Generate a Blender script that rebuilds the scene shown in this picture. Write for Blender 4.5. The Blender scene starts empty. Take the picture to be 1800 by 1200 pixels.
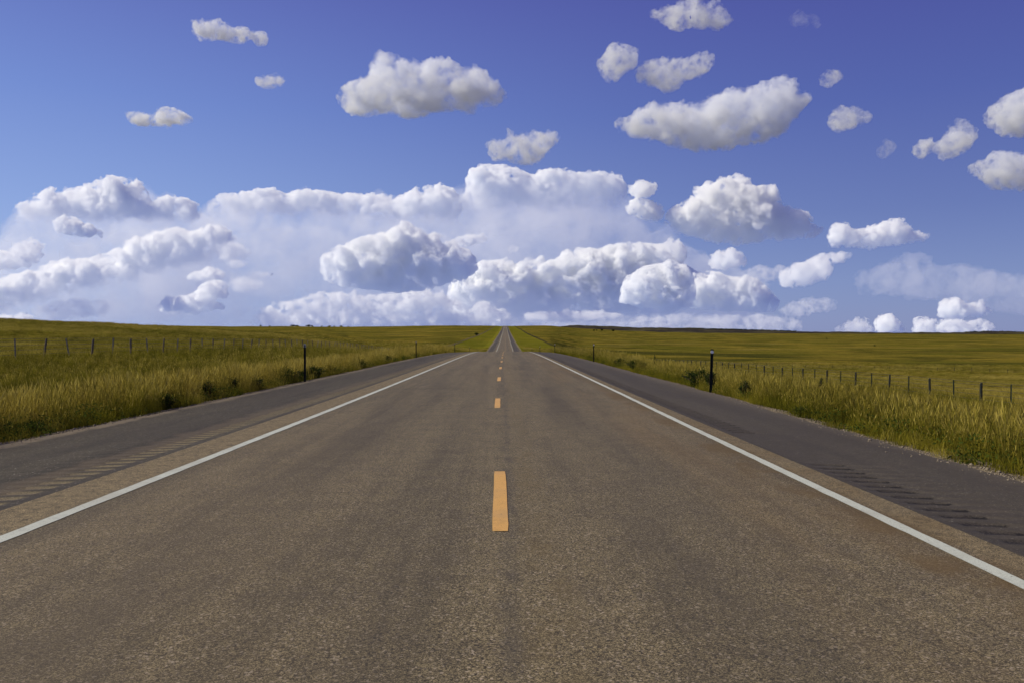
import bpy, bmesh, math, random
import numpy as np
from mathutils import Vector

# ------------------------------------------------------------------ camera
S = bpy.context.scene
COL = S.collection
EYE = 1.57                       # eye height above the road under the camera, metres
F, VX, HY = 1400.0, 888.6, 583.0   # focal length and horizon of the photo, in photo pixels
cam = bpy.data.cameras.new('camera')
cam.lens = 28; cam.sensor_width = 36; cam.clip_start = 0.1; cam.clip_end = 300000
camo = bpy.data.objects.new('camera', cam); COL.objects.link(camo)
camo.location = (0, 0, EYE)
camo.rotation_euler = (math.radians(90) - math.atan(17 / F), 0, -math.atan(11.4 / F))
S.camera = camo

# ------------------------------------------------------------------ sun, sky, exposure
SUN_EL, SUN_AZ = math.radians(40), math.radians(-92)      # to the left, a little ahead
sd = Vector((math.sin(SUN_AZ) * math.cos(SUN_EL), math.cos(SUN_AZ) * math.cos(SUN_EL), math.sin(SUN_EL)))
sl = bpy.data.lights.new('sun', 'SUN'); sl.energy = 4.75; sl.angle = math.radians(0.53); sl.color = (1, 0.915, 0.69)
so = bpy.data.objects.new('sun', sl); COL.objects.link(so); so.rotation_euler = sd.to_track_quat('Z', 'Y').to_euler()

def srgb(r, g, b):
    f = lambda c: ((c / 255) / 12.92) if c / 255 <= 0.04045 else (((c / 255) + 0.055) / 1.055) ** 2.4
    return (f(r), f(g), f(b), 1.0)

W = bpy.data.worlds.new('World'); S.world = W; W.use_nodes = True
nt = W.node_tree; N = nt.nodes; LK = nt.links
bg = N['Background']
sky = N.new('ShaderNodeTexSky'); sky.sky_type = 'NISHITA'; sky.sun_disc = False
sky.sun_elevation = SUN_EL; sky.sun_rotation = SUN_AZ; sky.altitude = 900; sky.dust_density = 0.6; sky.ozone_density = 4.0
tc = N.new('ShaderNodeTexCoord'); sep = N.new('ShaderNodeSeparateXYZ'); LK.new(tc.outputs['Generated'], sep.inputs[0])
def ramp(stops):
    r = N.new('ShaderNodeValToRGB'); el = r.color_ramp.elements
    while len(el) < len(stops): el.new(0.5)
    for e, (p, c) in zip(el, stops): e.position = p; e.color = srgb(*c)
    LK.new(sep.outputs[2], r.inputs[0]); return r
# sky colour by height above the horizon: the side near the sun, and the side away from it
rl = ramp([(0.0, (163, 181, 226)), (0.06, (160, 180, 228)), (0.14, (143, 168, 226)), (0.26, (118, 143, 214)), (0.40, (97, 108, 188)), (1.0, (60, 62, 140))])
rr = ramp([(0.0, (120, 133, 186)), (0.06, (116, 131, 187)), (0.14, (98, 112, 176)), (0.26, (80, 92, 168)), (0.40, (72, 72, 156)), (1.0, (50, 48, 125))])
mr = N.new('ShaderNodeMapRange'); mr.interpolation_type = 'SMOOTHSTEP'
mr.inputs[1].default_value = -0.72; mr.inputs[2].default_value = 0.62
LK.new(sep.outputs[0], mr.inputs[0])
mx = N.new('ShaderNodeMix'); mx.data_type = 'RGBA'
LK.new(mr.outputs[0], mx.inputs[0]); LK.new(rl.outputs[0], mx.inputs[6]); LK.new(rr.outputs[0], mx.inputs[7])
sc = N.new('ShaderNodeMix'); sc.data_type = 'RGBA'; sc.blend_type = 'MULTIPLY'; sc.inputs[0].default_value = 1
sc.inputs[7].default_value = (10, 10, 10, 1)
LK.new(mx.outputs[2], sc.inputs[6])
m2 = N.new('ShaderNodeMix'); m2.data_type = 'RGBA'; m2.inputs[0].default_value = 0.85
LK.new(sky.outputs[0], m2.inputs[6]); LK.new(sc.outputs[2], m2.inputs[7])
LK.new(m2.outputs[2], bg.inputs[0]); bg.inputs[1].default_value = 0.1
S.view_settings.view_transform = 'Standard'; S.view_settings.look = 'None'; S.view_settings.exposure = 0; S.view_settings.gamma = 1
S.cycles.volume_bounces = 18; S.cycles.max_bounces = 20; S.cycles.diffuse_bounces = 3; S.cycles.transparent_max_bounces = 24
S.cycles.sample_clamp_indirect = 6; S.cycles.use_adaptive_sampling = True; S.cycles.adaptive_threshold = 0.025

def P(x, y, Y):
    return ((x - VX) / F * Y, Y, EYE + (HY - y) / F * Y)

def tag(o, label=None, cat=None, group=None, kind=None):
    if label: o['label'] = label
    if cat: o['category'] = cat
    if group: o['group'] = group
    if kind: o['kind'] = kind
    return o

def mesh_np(name, V, faces, mats=(), smooth=False):
    """faces: (n,k) int array; V: (m,3)"""
    me = bpy.data.meshes.new(name); V = np.asarray(V, dtype=np.float32); Fc = np.asarray(faces, dtype=np.int32)
    me.vertices.add(len(V)); me.vertices.foreach_set('co', V.ravel())
    me.loops.add(Fc.size); me.loops.foreach_set('vertex_index', Fc.ravel())
    me.polygons.add(len(Fc)); me.polygons.foreach_set('loop_start', np.arange(0, Fc.size, Fc.shape[1], dtype=np.int32))
    me.update(calc_edges=True)
    for m in mats: me.materials.append(m)
    if smooth: me.polygons.foreach_set('use_smooth', np.ones(len(Fc), dtype=bool))
    return me
def link(name, me, parent=None):
    o = bpy.data.objects.new(name, me); COL.objects.link(o)
    if parent: o.parent = parent
    return o
# ------------------------------------------------------------------ shape of the land
def sstep(a, b, x):
    t = np.clip((np.asarray(x, float) - a) / (b - a), 0, 1); return t * t * (3 - 2 * t)
_ry = np.array([-400, -50, 0, 138, 165, 200, 260, 320, 375, 480, 594, 875, 1150, 1530, 2050, 2600, 3000, 3600, 5000, 12000.])
_rz = np.array([0, 0.7, 0, -1.87, -2.75, -4.1, -6.4, -7.4, -7.05, -6.5, -5.6, -2.8, 0.2, 4.9, 12.2, 20.4, 20.0, 14, 4, -10.])
def _cub(x, xs, ys):
    x = np.clip(x, xs[0], xs[-1]); i = np.clip(np.searchsorted(xs, x, 'right') - 1, 0, len(xs) - 2)
    h = np.diff(xs); d = np.diff(ys) / h
    m = np.concatenate([[d[0]], (d[:-1] * h[1:] + d[1:] * h[:-1]) / (h[1:] + h[:-1]), [d[-1]]])
    t = (x - xs[i]) / h[i]; t2 = t * t; t3 = t2 * t
    return (2*t3-3*t2+1)*ys[i] + (t3-2*t2+t)*h[i]*m[i] + (-2*t3+3*t2)*ys[i+1] + (t3-t2)*h[i]*m[i+1]
def road_z(Y): return _cub(np.asarray(Y, float), _ry, _rz)
def right_edge(Y): return 6.1 + 0.55 * sstep(7, 28, Y)
LEFT_EDGE = -8.25
# fan table: height relative to the eye by X/Y (rows) and distance (columns)
_FY = np.array([20, 50, 100, 150, 250, 400, 700, 1200, 1800, 2600, 4000, 7000, 12000.])
_FU = np.array([-1.3, -0.634, -0.52, -0.44, -0.30, -0.157, -0.05, 0.05, 0.10, 0.20, 0.30, 0.45, 0.65, 1.2])
_FZ = np.array([
    [-1.4, -1.3, -0.2, 1.4, 4.2, 5.5, 5, 6, 8, 14, 10, 5, 0],
    [-1.8, -1.8, -0.6, 0.9, 3.75, 4.3, 3.5, 5, 9, 14, 12, 5, 0],
    [-1.8, -1.9, -0.9, 0.35, 2.6, 3.9, 3.2, 5, 9, 15, 12, 5, 0],
    [-1.8, -2.1, -1.4, -0.5, 1.2, 2.6, 2.6, 5, 10, 16, 12, 5, 0],
    [-1.8, -2.2, -2.2, -1.9, -1.3, -0.9, 0.3, 3.6, 8.5, 16.5, 12, 5, 0],
    [-1.8, -2.3, -3.1, -3.6, -6.2, -6.8, -6.8, -3.8, 4.5, 16.5, 14, 5, 0],
    [-1.8, -2.4, -3.6, -4.8, -8.2, -8.4, -6.0, -1.3, 7.2, 18.0, 16, 5, 0],
    [-2.0, -3.0, -4.6, -6.4, -9.6, -10.0, -6.6, -2.0, 6.6, 18.6, 15, 5, -5],
    [-2.2, -3.4, -5.2, -7.2, -10.4, -12.4, -12.6, -8.5, -1.0, 8.5, 6, 0, -5],
    [-2.4, -3.8, -6.0, -8.0, -11.2, -13.8, -14.6, -13.0, -9.0, -4.0, -6.0, -8, -12],
    [-2.6, -4.1, -6.4, -8.4, -11.7, -14.3, -15.2, -15.0, -13.5, -9.5, -9, -18, -35],
    [-2.8, -4.3, -6.8, -8.9, -12.0, -14.4, -15.3, -15.4, -15.0, -14.0, -12.5, -20, -35],
    [-3.0, -4.5, -7.2, -9.3, -12.2, -14.5, -15.3, -15.5, -15.5, -15.2, -15.0, -22, -38],
    [-3.0, -4.6, -7.4, -9.5, -12.3, -14.5, -15.3, -15.5, -15.5, -15.5, -15.5, -22, -38]])
def _fan(u, Y):
    """table lookup, smooth in both directions"""
    u = np.clip(u, _FU[0], _FU[-1]); ly = np.log(np.clip(Y, _FY[0], _FY[-1])); L = np.log(_FY)
    rows = np.stack([_cub(ly, L, r) for r in _FZ])
    i = np.clip(np.searchsorted(_FU, u, 'right') - 1, 0, len(_FU) - 2); t = (u - _FU[i]) / (_FU[i+1] - _FU[i]); t = t * t * (3 - 2 * t) * 0.5 + t * 0.5
    n = np.arange(u.size).reshape(u.shape)
    R = rows.reshape(len(_FU), -1)
    return (R[i.ravel(), n.ravel()] * (1 - t.ravel()) + R[i.ravel() + 1, n.ravel()] * t.ravel()).reshape(u.shape) + EYE
_cxl = np.array([-200, -60, -30, -24, -18, -13, -9.6, -8.5, 0.]); _czl = np.array([2.6, 1.7, 0.45, -0.2, -0.95, -1.0, -0.30, -0.17, -0.14])
_cxr = np.array([0, 6.3, 7.3, 10, 15, 22, 30, 60, 200.]); _czr = np.array([-0.14, -0.15, -0.24, -0.7, -1.6, -2.2, -2.5, -4, -8.])
_rs = np.random.default_rng(5); _WV = [(_rs.uniform(0, 6.28), _rs.uniform(0, 6.28), w, a) for w, a in ((900, .9), (620, .7), (410, .6), (260, .4), (150, .26), (85, .16), (48, .10), (27, .06), (14, .035)) for _ in range(2)]
def waves(X, Y):
    D = np.hypot(X, Y); z = 0 * X
    for th, ph, w, a in _WV:
        z = z + a * np.sin((X * math.cos(th) + Y * math.sin(th)) * 6.283 / w + ph) * sstep(w * 0.35, w * 2.2, D)
    return z * sstep(14, 60, np.abs(X)) * 0.75
def land_z(X, Y):
    X = np.asarray(X, float); Y = np.asarray(Y, float) + 0 * X; X = X + 0 * Y
    fall = 1 - 0.6 * sstep(130, 280, Y)
    cr = road_z(Y) + np.where(X < 0, np.interp(X, _cxl, _czl) * 1.0, np.interp(X, _cxr, _czr) * np.where(X > 7.3, fall, 1))
    Yc = np.maximum(Y, 20)
    fn = _fan(X / Yc, Yc)
    wgt = sstep(22 - 8 * sstep(300, 900, Y), 48, np.abs(X))
    z = cr * (1 - wgt) + fn * wgt + waves(X, Y)
    return np.where((X > LEFT_EDGE + 0.02) & (X < right_edge(Y) - 0.02), np.minimum(z, road_z(Y) - 0.14 - 0.15 * sstep(60, 400, Y)), z)

# ------------------------------------------------------------------ materials
class M:
    """small node-graph helper"""
    def __init__(s, name):
        s.m = bpy.data.materials.new(name); s.m.use_nodes = True; s.t = s.m.node_tree
        s.b = s.t.nodes['Principled BSDF']; s.b.inputs['Roughness'].default_value = 0.9; s.b.inputs['Specular IOR Level'].default_value = 0.2
        s.geo = s.t.nodes.new('ShaderNodeNewGeometry'); s.pos = s.geo.outputs['Position']
    def n(s, k, **kw):
        x = s.t.nodes.new(k)
        for a, v in kw.items(): setattr(x, a, v)
        return x
    def lk(s, a, b): s.t.links.new(a, b)
    def scale(s, v, sx, sy, sz=1.0):
        x = s.n('ShaderNodeVectorMath', operation='MULTIPLY'); s.lk(v, x.inputs[0]); x.inputs[1].default_value = (sx, sy, sz); return x.outputs[0]
    def noise(s, scale, detail=3, rough=0.5, v=None, dist=0):
        x = s.n('ShaderNodeTexNoise'); x.inputs['Scale'].default_value = scale; x.inputs['Detail'].default_value = detail
        x.inputs['Roughness'].default_value = rough; x.inputs['Distortion'].default_value = dist; s.lk(v or s.pos, x.inputs['Vector']); return x.outputs['Fac']
    def mr(s, v, a, b, c=0.0, d=1.0, smooth=True):
        x = s.n('ShaderNodeMapRange'); x.interpolation_type = 'SMOOTHSTEP' if smooth else 'LINEAR'
        s.lk(v, x.inputs[0]); 
        for i, q in enumerate((a, b, c, d)): x.inputs[i + 1].default_value = q
        return x.outputs[0]
    def op(s, o, a, b=None, c=None):
        x = s.n('ShaderNodeMath', operation=o)
        for i, q in enumerate((a, b, c)):
            if q is None: continue
            if isinstance(q, (int, float)): x.inputs[i].default_value = q
            else: s.lk(q, x.inputs[i])
        return x.outputs[0]
    def mix(s, f, a, b, mode='MIX'):
        x = s.n('ShaderNodeMix', data_type='RGBA', blend_type=mode)
        for i, q in ((0, f), (6, a), (7, b)):
            if isinstance(q, (int, float)): x.inputs[i].default_value = q
            elif isinstance(q, tuple): x.inputs[i].default_value = (*q, 1)
            else: s.lk(q, x.inputs[i])
        return x.outputs[2]
    def band(s, v, a, b, e):
        """1 between a and b, soft edges of width e"""
        return s.op('MULTIPLY', s.mr(v, a - e, a + e), s.mr(v, b - e, b + e, 1, 0))
    def xyz(s):
        x = s.n('ShaderNodeSeparateXYZ'); s.lk(s.pos, x.inputs[0]); return x.outputs
    def bump(s, h, strength, dist=0.01):
        x = s.n('ShaderNodeBump'); x.inputs['Strength'].default_value = strength; x.inputs['Distance'].default_value = dist
        s.lk(h, x.inputs['Height']); s.lk(x.outputs[0], s.b.inputs['Normal'])
    def col(s, c):
        if isinstance(c, tuple): s.b.inputs['Base Color'].default_value = (*c, 1)
        else: s.lk(c, s.b.inputs['Base Color'])
        return s.m

def voro(m, scale, out='Distance', v=None):
    x = m.n('ShaderNodeTexVoronoi'); x.inputs['Scale'].default_value = scale; m.lk(v or m.pos, x.inputs['Vector']); return x.outputs[out]

def asphalt(kind):
    m = M('chip_seal_asphalt' if kind == 'lane' else 'shoulder_asphalt'); X, Y, Z = m.xyz()
    st = voro(m, 175, 'Color'); sx = m.n('ShaderNodeSeparateColor'); m.lk(st, sx.inputs[0])
    st2 = voro(m, 75, 'Color'); sx2 = m.n('ShaderNodeSeparateColor'); m.lk(st2, sx2.inputs[0])
    grain = m.op('POWER', sx.outputs[0], 1.8); g2 = m.noise(22, 3, 0.7)
    big = m.noise(1, 4, 0.6, m.scale(m.pos, 0.9, 0.12)); mid = m.noise(2.3, 4, 0.65)
    lw = m.noise(1, 3, 0.5, m.scale(m.pos, 0.25, 0.05)); ln = m.noise(1, 5, 0.7, m.scale(m.pos, 1.6, 0.07))
    if kind == 'lane':
        c = m.mix(grain, (0.040, 0.032, 0.020), (0.35, 0.282, 0.155))
        c = m.mix(m.mr(sx2.outputs[1], 0.88, 0.99, 0, 0.8), c, (0.40, 0.33, 0.24))
        c = m.mix(m.mr(sx2.outputs[2], 0.80, 0.95, 0, 0.75), c, (0.018, 0.016, 0.015))
        wx = m.op('ADD', X, m.mr(m.noise(1, 2, 0.5, m.scale(m.pos, 0.0, 0.05)), 0, 1, -0.6, 0.6))
        trk = m.op('ADD', m.band(wx, -2.9, -2.1, 0.35), m.band(wx, 0.85, 1.7, 0.4))
        trk = m.op('ADD', trk, m.op('MULTIPLY', m.band(wx, -1.15, -0.7, 0.25), 0.5))
        k = m.op('MULTIPLY', trk, m.mr(big, 0.3, 0.65, 0.08, 0.48))
        c = m.mix(k, c, (0.058, 0.049, 0.037))
        c = m.mix(m.mr(mid, 0.35, 0.7, 0.0, 0.28), c, (0.05, 0.042, 0.036))
        c = m.mix(m.mr(lw, 0.35, 0.7, 0, 0.22), c, (0.17, 0.125, 0.07))
        c = m.mix(m.mr(ln, 0.46, 0.66, 0, 0.34), c, (0.045, 0.038, 0.029)); c = m.mix(m.mr(ln, 0.32, 0.42, 0.22, 0), c, (0.24, 0.19, 0.115))
        # joint of the two lanes, and the yellow dust along it
        jx = m.op('ADD', X, m.op('MULTIPLY', m.mr(Y, 6, 45), 0.2))
        jx = m.op('ADD', jx, m.mr(m.noise(0.8, 3, 0.6), 0.2, 0.8, -0.05, 0.05))
        c = m.mix(m.op('MULTIPLY', m.band(jx, -0.02, 0.09, 0.04), m.mr(mid, 0.3, 0.7, 0.1, 0.42)), c, (0.056, 0.050, 0.044))
        c = m.mix(m.op('MULTIPLY', m.band(jx, 0.12, 0.42, 0.1), m.mr(mid, 0.4, 0.7, 0.0, 0.22)), c, (0.20, 0.14, 0.045))
        # orange dirt beside the right edge line, sand strip outside the left one
        ox = m.op('ADD', X, m.mr(m.noise(1, 4, 0.6, m.scale(m.pos, 1.2, 0.35)), 0, 1, -0.35, 0.35))
        c = m.mix(m.op('MULTIPLY', m.band(ox, 3.0, 3.9, 0.12), m.mr(m.noise(1.1, 4, 0.6), 0.4, 0.62, 0.12, 0.7)), c, (0.105, 0.068, 0.026))
        c = m.mix(m.op('MULTIPLY', m.band(ox, 2.0, 3.2, 0.4), m.mr(big, 0.35, 0.65, 0.0, 0.25)), c, (0.16, 0.10, 0.04))
        sand = m.mix(m.op('MULTIPLY', grain, m.mr(m.noise(9, 4, 0.75), 0.3, 0.6, 0.35, 1.3)), (0.045, 0.036, 0.022), (0.43, 0.33, 0.17))
        c = m.mix(m.mr(X, -4.2, -4.05, 0.85, 0), c, sand)
        c = m.mix(m.op('MULTIPLY', m.mr(X, 3.45, 3.55), 0.5), c, sand)
        # transverse cracks, wavy, some only across one lane
        cy = m.op('ADD', Y, m.mr(m.noise(1.2, 4, 0.7), 0, 1, -0.35, 0.35))
        for y0, a, b in ((17.9, 1.2, 2.0), (26.3, -3.9, -1.0), (31.8, 0.2, 3.3), (36.5, -3.0, 3.2), (52.5, -4, 3.4), (69, -4, 3.5), (84, -4, 3.6), (101, -4, 3.6)):
            wdt = 0.014 + y0 * 0.0012
            c = m.mix(m.op('MULTIPLY', m.op('MULTIPLY', m.band(cy, y0 - wdt, y0 + wdt, wdt * 0.6), m.band(X, a, b, 0.15)), 0.7), c, (0.016, 0.014, 0.013))
        m.bump(m.op('ADD', m.op('MULTIPLY', grain, 0.6), m.op('MULTIPLY', g2, 0.6)), 0.55, 0.006)
    else:
        c = m.mix(m.op('MULTIPLY', grain, m.mr(m.noise(14, 4, 0.8), 0.3, 0.65, 0.4, 1.4)), (0.020, 0.017, 0.011), (0.150, 0.128, 0.082))
        c = m.mix(m.mr(m.noise(1, 5, 0.7, m.scale(m.pos, 2.2, 0.10)), 0.45, 0.68, 0, 0.5), c, (0.030, 0.0255, 0.018))
        c = m.mix(m.mr(sx2.outputs[1], 0.975, 0.99, 0, 0.8), c, (0.36, 0.32, 0.24))
        s5 = m.n('ShaderNodeSeparateColor'); m.lk(voro(m, 30, 'Color'), s5.inputs[0])
        c = m.mix(m.op('MULTIPLY', m.mr(s5.outputs[1], 0.992, 0.995), m.mr(voro(m, 30), 0.35, 0.25)), c, (0.5, 0.46, 0.38))
        c = m.mix(m.mr(big, 0.35, 0.7, 0, 0.55), c, (0.034, 0.027, 0.020))
        c = m.mix(m.mr(mid, 0.5, 0.75, 0, 0.25), c, (0.115, 0.09, 0.065))
        ed = m.noise(1.6, 4, 0.6)
        aX = m.op('ADD', X, m.mr(ed, 0, 1, -0.3, 0.3))
        c = m.mix(m.mr(aX, -8.15, -7.8, 0.55, 0), c, (0.22, 0.175, 0.12))     # grit blown on to the outer edge
        c = m.mix(m.mr(aX, 5.7, 6.6, 0, 0.5), c, (0.20, 0.16, 0.11))
        c = m.mix(m.mr(X, 3.7, 3.9, 0, 0.3), c, (0.10, 0.082, 0.055))
        # dust lying in the left rumble grooves; fresh dark cuts in the right ones
        fr = m.op('FRACT', m.op('DIVIDE', Y, 0.305))
        gl = m.op('MULTIPLY', m.band(fr, 0.28, 0.80, 0.1), m.band(m.op('ADD', X, m.mr(m.noise(9, 2), 0, 1, -.05, .05)), -5.27, -4.90, 0.04))
        c = m.mix(m.op('MULTIPLY', gl, m.mr(m.noise(0.5, 3), 0.3, 0.7, 0.65, 0.95)), c, m.mix(grain, (0.09, 0.075, 0.04), (0.33, 0.26, 0.15)))
        c = m.mix(m.op('MULTIPLY', m.band(aX, -5.6, -5.2, 0.15), 0.35), c, (0.16, 0.12, 0.075))
        c = m.mix(m.mr(aX, -4.95, -4.7, 0, 0.25), c, (0.04, 0.036, 0.04))
        fr = m.op('ADD', fr, m.op('ADD', m.mr(m.noise(26, 3, 0.8), 0.2, 0.8, -0.22, 0.22, False), m.mr(m.noise(5, 2), 0.2, 0.8, -0.08, 0.08, False)))
        gr = m.op('MULTIPLY', m.band(fr, 0.36, 0.70, 0.06), m.band(X, 3.95, 4.35, 0.03))
        on = m.op('ADD', m.mr(Y, 10.2, 10.3, 1, 0), m.mr(Y, 13.8, 13.9))
        gr = m.op('MULTIPLY', gr, on)
        tooth = m.mr(voro(m, 42, 'Distance'), 0.2, 0.6)
        c = m.mix(m.op('MULTIPLY', gr, m.op('ADD', m.op('MULTIPLY', tooth, 0.75), 0.05)), c, (0.014, 0.011, 0.009))
        tip = m.op('MULTIPLY', m.op('MULTIPLY', m.band(fr, 0.38, 0.66, 0.05), m.band(m.op('ADD', X, m.mr(m.noise(7, 2), 0, 1, -.06, .06)), 4.24, 4.36, 0.015)), on)
        c = m.mix(m.op('MULTIPLY', tip, 0.9), c, (0.008, 0.007, 0.006))
        m.bump(m.op('ADD', m.op('MULTIPLY', grain, 0.5), m.op('MULTIPLY', g2, 0.5)), 0.6, 0.006)
    m.b.inputs['Roughness'].default_value = 0.82
    return m.col(c)
MAT_LANE, MAT_SHO = asphalt('lane'), asphalt('shoulder')

def paint(name, a, b):
    m = M(name); g = m.noise(160, 2, 0.6); w = m.noise(5, 5, 0.7)
    c = m.mix(m.mr(g, 0.3, 0.7), b, a)
    c = m.mix(m.mr(w, 0.55, 0.68, 0, 0.55), c, tuple(x * 0.6 for x in a))
    c = m.mix(m.mr(m.noise(38, 4, 0.75), 0.60, 0.66, 0, 0.8), c, (0.09, 0.075, 0.055))
    c = m.mix(m.mr(m.noise(1.3, 3, 0.6), 0.45, 0.75, 0, 0.3), c, (0.22, 0.18, 0.13))
    m.bump(g, 0.35, 0.003); m.b.inputs['Roughness'].default_value = 0.6
    return m.col(c)
MAT_WHITE = paint('white_road_paint', (0.55, 0.58, 0.50), (0.37, 0.38, 0.32))
MAT_YEL = paint('orange_road_paint', (0.66, 0.385, 0.115), (0.47, 0.26, 0.065))

def grass_ground():
    m = M('prairie_grass_ground'); X, Y, Z = m.xyz()
    wide = m.noise(0.010, 5, 0.55, dist=0.6); strk = m.noise(1, 5, 0.6, m.scale(m.pos, 0.004, 0.022), 0.5)
    mid = m.noise(0.09, 5, 0.6); fine = m.noise(1.3, 4, 0.65); vf = m.noise(7, 3, 0.7)
    gold, green, dark, tan = (0.195, 0.145, 0.020), (0.100, 0.094, 0.011), (0.036, 0.037, 0.008), (0.22, 0.168, 0.045)
    c = m.mix(m.mr(wide, 0.38, 0.62), green, gold)
    c = m.mix(m.mr(strk, 0.50, 0.62, 0, 0.8), c, dark)
    c = m.mix(m.mr(strk, 0.34, 0.46, 0.6, 0), c, tan)
    s2 = m.noise(1, 6, 0.68, m.scale(m.pos, 0.010, 0.045), 0.8)
    c = m.mix(m.mr(s2, 0.53, 0.63, 0, 0.7), c, dark)
    c = m.mix(m.mr(s2, 0.36, 0.45, 0.55, 0), c, gold)
    shadow_band = m.band(m.op('ADD', Y, m.op('ADD', m.op('MULTIPLY', X, 1.1), m.mr(m.noise(0.02, 3), 0, 1, -40, 40))), 610, 720, 25)  # cloud shadow across the right field, painted into the ground as a dark band
    c = m.mix(m.op('MULTIPLY', m.op('MULTIPLY', shadow_band, m.mr(X, 30, 45)), m.mr(X, 150, 210, 0.9, 0)), c, (0.030, 0.034, 0.008))
    c = m.mix(m.mr(mid, 0.50, 0.68, 0, 0.5), c, green)
    c = m.mix(m.mr(m.noise(0.33, 5, 0.7), 0.48, 0.66, 0, 0.55), c, dark)
    c = m.mix(m.mr(fine, 0.48, 0.68, 0, 0.6), c, dark)
    c = m.mix(m.mr(vf, 0.5, 0.7, 0, 0.5), c, tan)
    # brighter green mown strip along the far road
    strip = m.op('MULTIPLY', m.band(X, -30, 30, 2.0), m.mr(Y, 180, 300))
    c = m.mix(m.op('MULTIPLY', strip, 0.6), c, (0.135, 0.135, 0.012))
    # bare soil and gravel by the pavement
    aX = m.op('ADD', X, m.mr(m.noise(2.2, 4, 0.6), 0, 1, -0.5, 0.5))
    e = m.op('MULTIPLY', m.mr(aX, -9.4, -8.9), m.mr(aX, 7.3, 7.7, 1, 0))
    grit = m.mix(m.op('POWER', voro(m, 60, 'Color'), 1.5), (0.07, 0.055, 0.04), (0.33, 0.28, 0.21))
    c = m.mix(m.op('MULTIPLY', e, 0.9), c, grit)
    h = m.op('ADD', m.op('MULTIPLY', fine, 1.0), m.op('MULTIPLY', mid, 4.0))
    m.bump(h, 0.9, 0.5)
    m.b.inputs['Roughness'].default_value = 1.0; m.b.inputs['Specular IOR Level'].default_value = 0.0
    return m.col(c)
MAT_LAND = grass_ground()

# ------------------------------------------------------------------ ground sheet
def spaced(lim, d0, gr):
    a = [0.0]
    while a[-1] < lim: a.append(a[-1] + d0 + gr * a[-1])
    return np.array(a)
xr = spaced(9000, 0.45, 0.018)
xs = np.unique(np.round(np.concatenate([LEFT_EDGE - xr, np.linspace(LEFT_EDGE, 6.4, 12), 6.7 + xr]), 3))
yp = spaced(11000, 0.5, 0.011); yn = -spaced(400, 1.5, 0.06)[1:][::-1]
ys = np.concatenate([yn, yp])
GX, GY = np.meshgrid(xs, ys); GZ = land_z(GX, GY)
nx, ny = len(xs), len(ys); idx = np.arange(nx * ny).reshape(ny, nx)
q = np.stack([idx[:-1, :-1], idx[:-1, 1:], idx[1:, 1:], idx[1:, :-1]], -1).reshape(-1, 4)
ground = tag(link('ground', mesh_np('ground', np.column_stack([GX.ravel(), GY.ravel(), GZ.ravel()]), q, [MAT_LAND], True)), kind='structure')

# ------------------------------------------------------------------ road, shoulders, painted lines
def sheet(name, cols, ys, mat, parent=None, smooth=True, zoff=None):
    """cols: list of functions X(Y); zoff(X, Y): height above road profile"""
    ys = np.asarray(ys, float); Xs = np.stack([np.array([c(y) for y in ys]) for c in cols], 1); Ys = np.repeat(ys[:, None], len(cols), 1)
    Zs = road_z(Ys) + (zoff(Xs, Ys) if zoff else 0)
    a, b = Xs.shape; ix = np.arange(a * b).reshape(a, b)
    f = np.stack([ix[:-1, :-1], ix[:-1, 1:], ix[1:, 1:], ix[1:, :-1]], -1).reshape(-1, 4)
    return link(name, mesh_np(name, np.column_stack([Xs.ravel(), Ys.ravel(), Zs.ravel()]), f, [mat], smooth), parent)
K = lambda v: (lambda y: v)
ry = np.concatenate([-spaced(60, 1, 0.02)[1:][::-1], spaced(3000, 0.8, 0.006)])
SL, SR = -4.72, 3.80
def crown(X, Y): return -0.0 * X
road = tag(sheet('road', [K(SL), K(-4), K(-2), K(0), K(2), K(3.3), K(SR)], ry, MAT_LANE), kind='structure')
def sho_z(X, Y):
    l = np.where(X < SL, (X - SL) * 0.035, 0); r = np.where(X > SR, -(X - SR) * 0.035, 0); return l + r
yr = np.arange(2.0, 75, 0.305 / 8); far = spaced(3000 - 75, 1.0, 0.006)[1:] + 75
ysh = np.concatenate([-spaced(60, 1, 0.02)[::-1], yr, far])
def groove(Y, on):
    ph = (Y / 0.305) % 1; d = np.clip(1 - ((ph - 0.53) / 0.28) ** 2, 0, 1); return -0.013 * d * on * (Y > 2) * (Y < 74.5)
def rum(lo, hi, onf):
    def f(X, Y):
        inside = ((X > lo) & (X < hi)).astype(float); return sho_z(X, Y) + groove(Y, inside * onf(Y))
    return f
wob = lambda base, amp, s: (lambda y: base + amp * (math.sin(y * 1.7 + s) * 0.4 + math.sin(y * 0.61 + 2 * s) * 0.6 + 0.35 * math.sin(y * 5.1 + s)) if abs(y) < 400 else base)
tag(sheet('road_shoulder', [wob(LEFT_EDGE, 0.07, 1), K(-7.6), K(-6.2), K(-5.30), K(-5.27), K(-5.1), K(-4.93), K(-4.90), K(SL)], ysh, MAT_SHO, zoff=rum(-5.29, -4.91, lambda Y: 1.0)), kind='structure')
tag(sheet('road_shoulder', [K(SR), K(3.94), K(3.96), K(4.15), K(4.34), K(4.36), K(5.2), (lambda y: float(right_edge(y)) - 0.4), (lambda y: float(right_edge(y)) + wob(0, 0.08, 3)(y))], ysh, MAT_SHO,
          zoff=rum(3.95, 4.35, lambda Y: ((Y < 10.3) | (Y > 13.8)).astype(float))), kind='structure')
def lift(h): return lambda X, Y: h + Y * 0.00012 * (Y > 0) + 0 * X
ly = np.concatenate([np.arange(-20, 60, 0.25), spaced(2600, 0.6, 0.006)[1:] + 60])
rag = random.Random(3)
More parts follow.
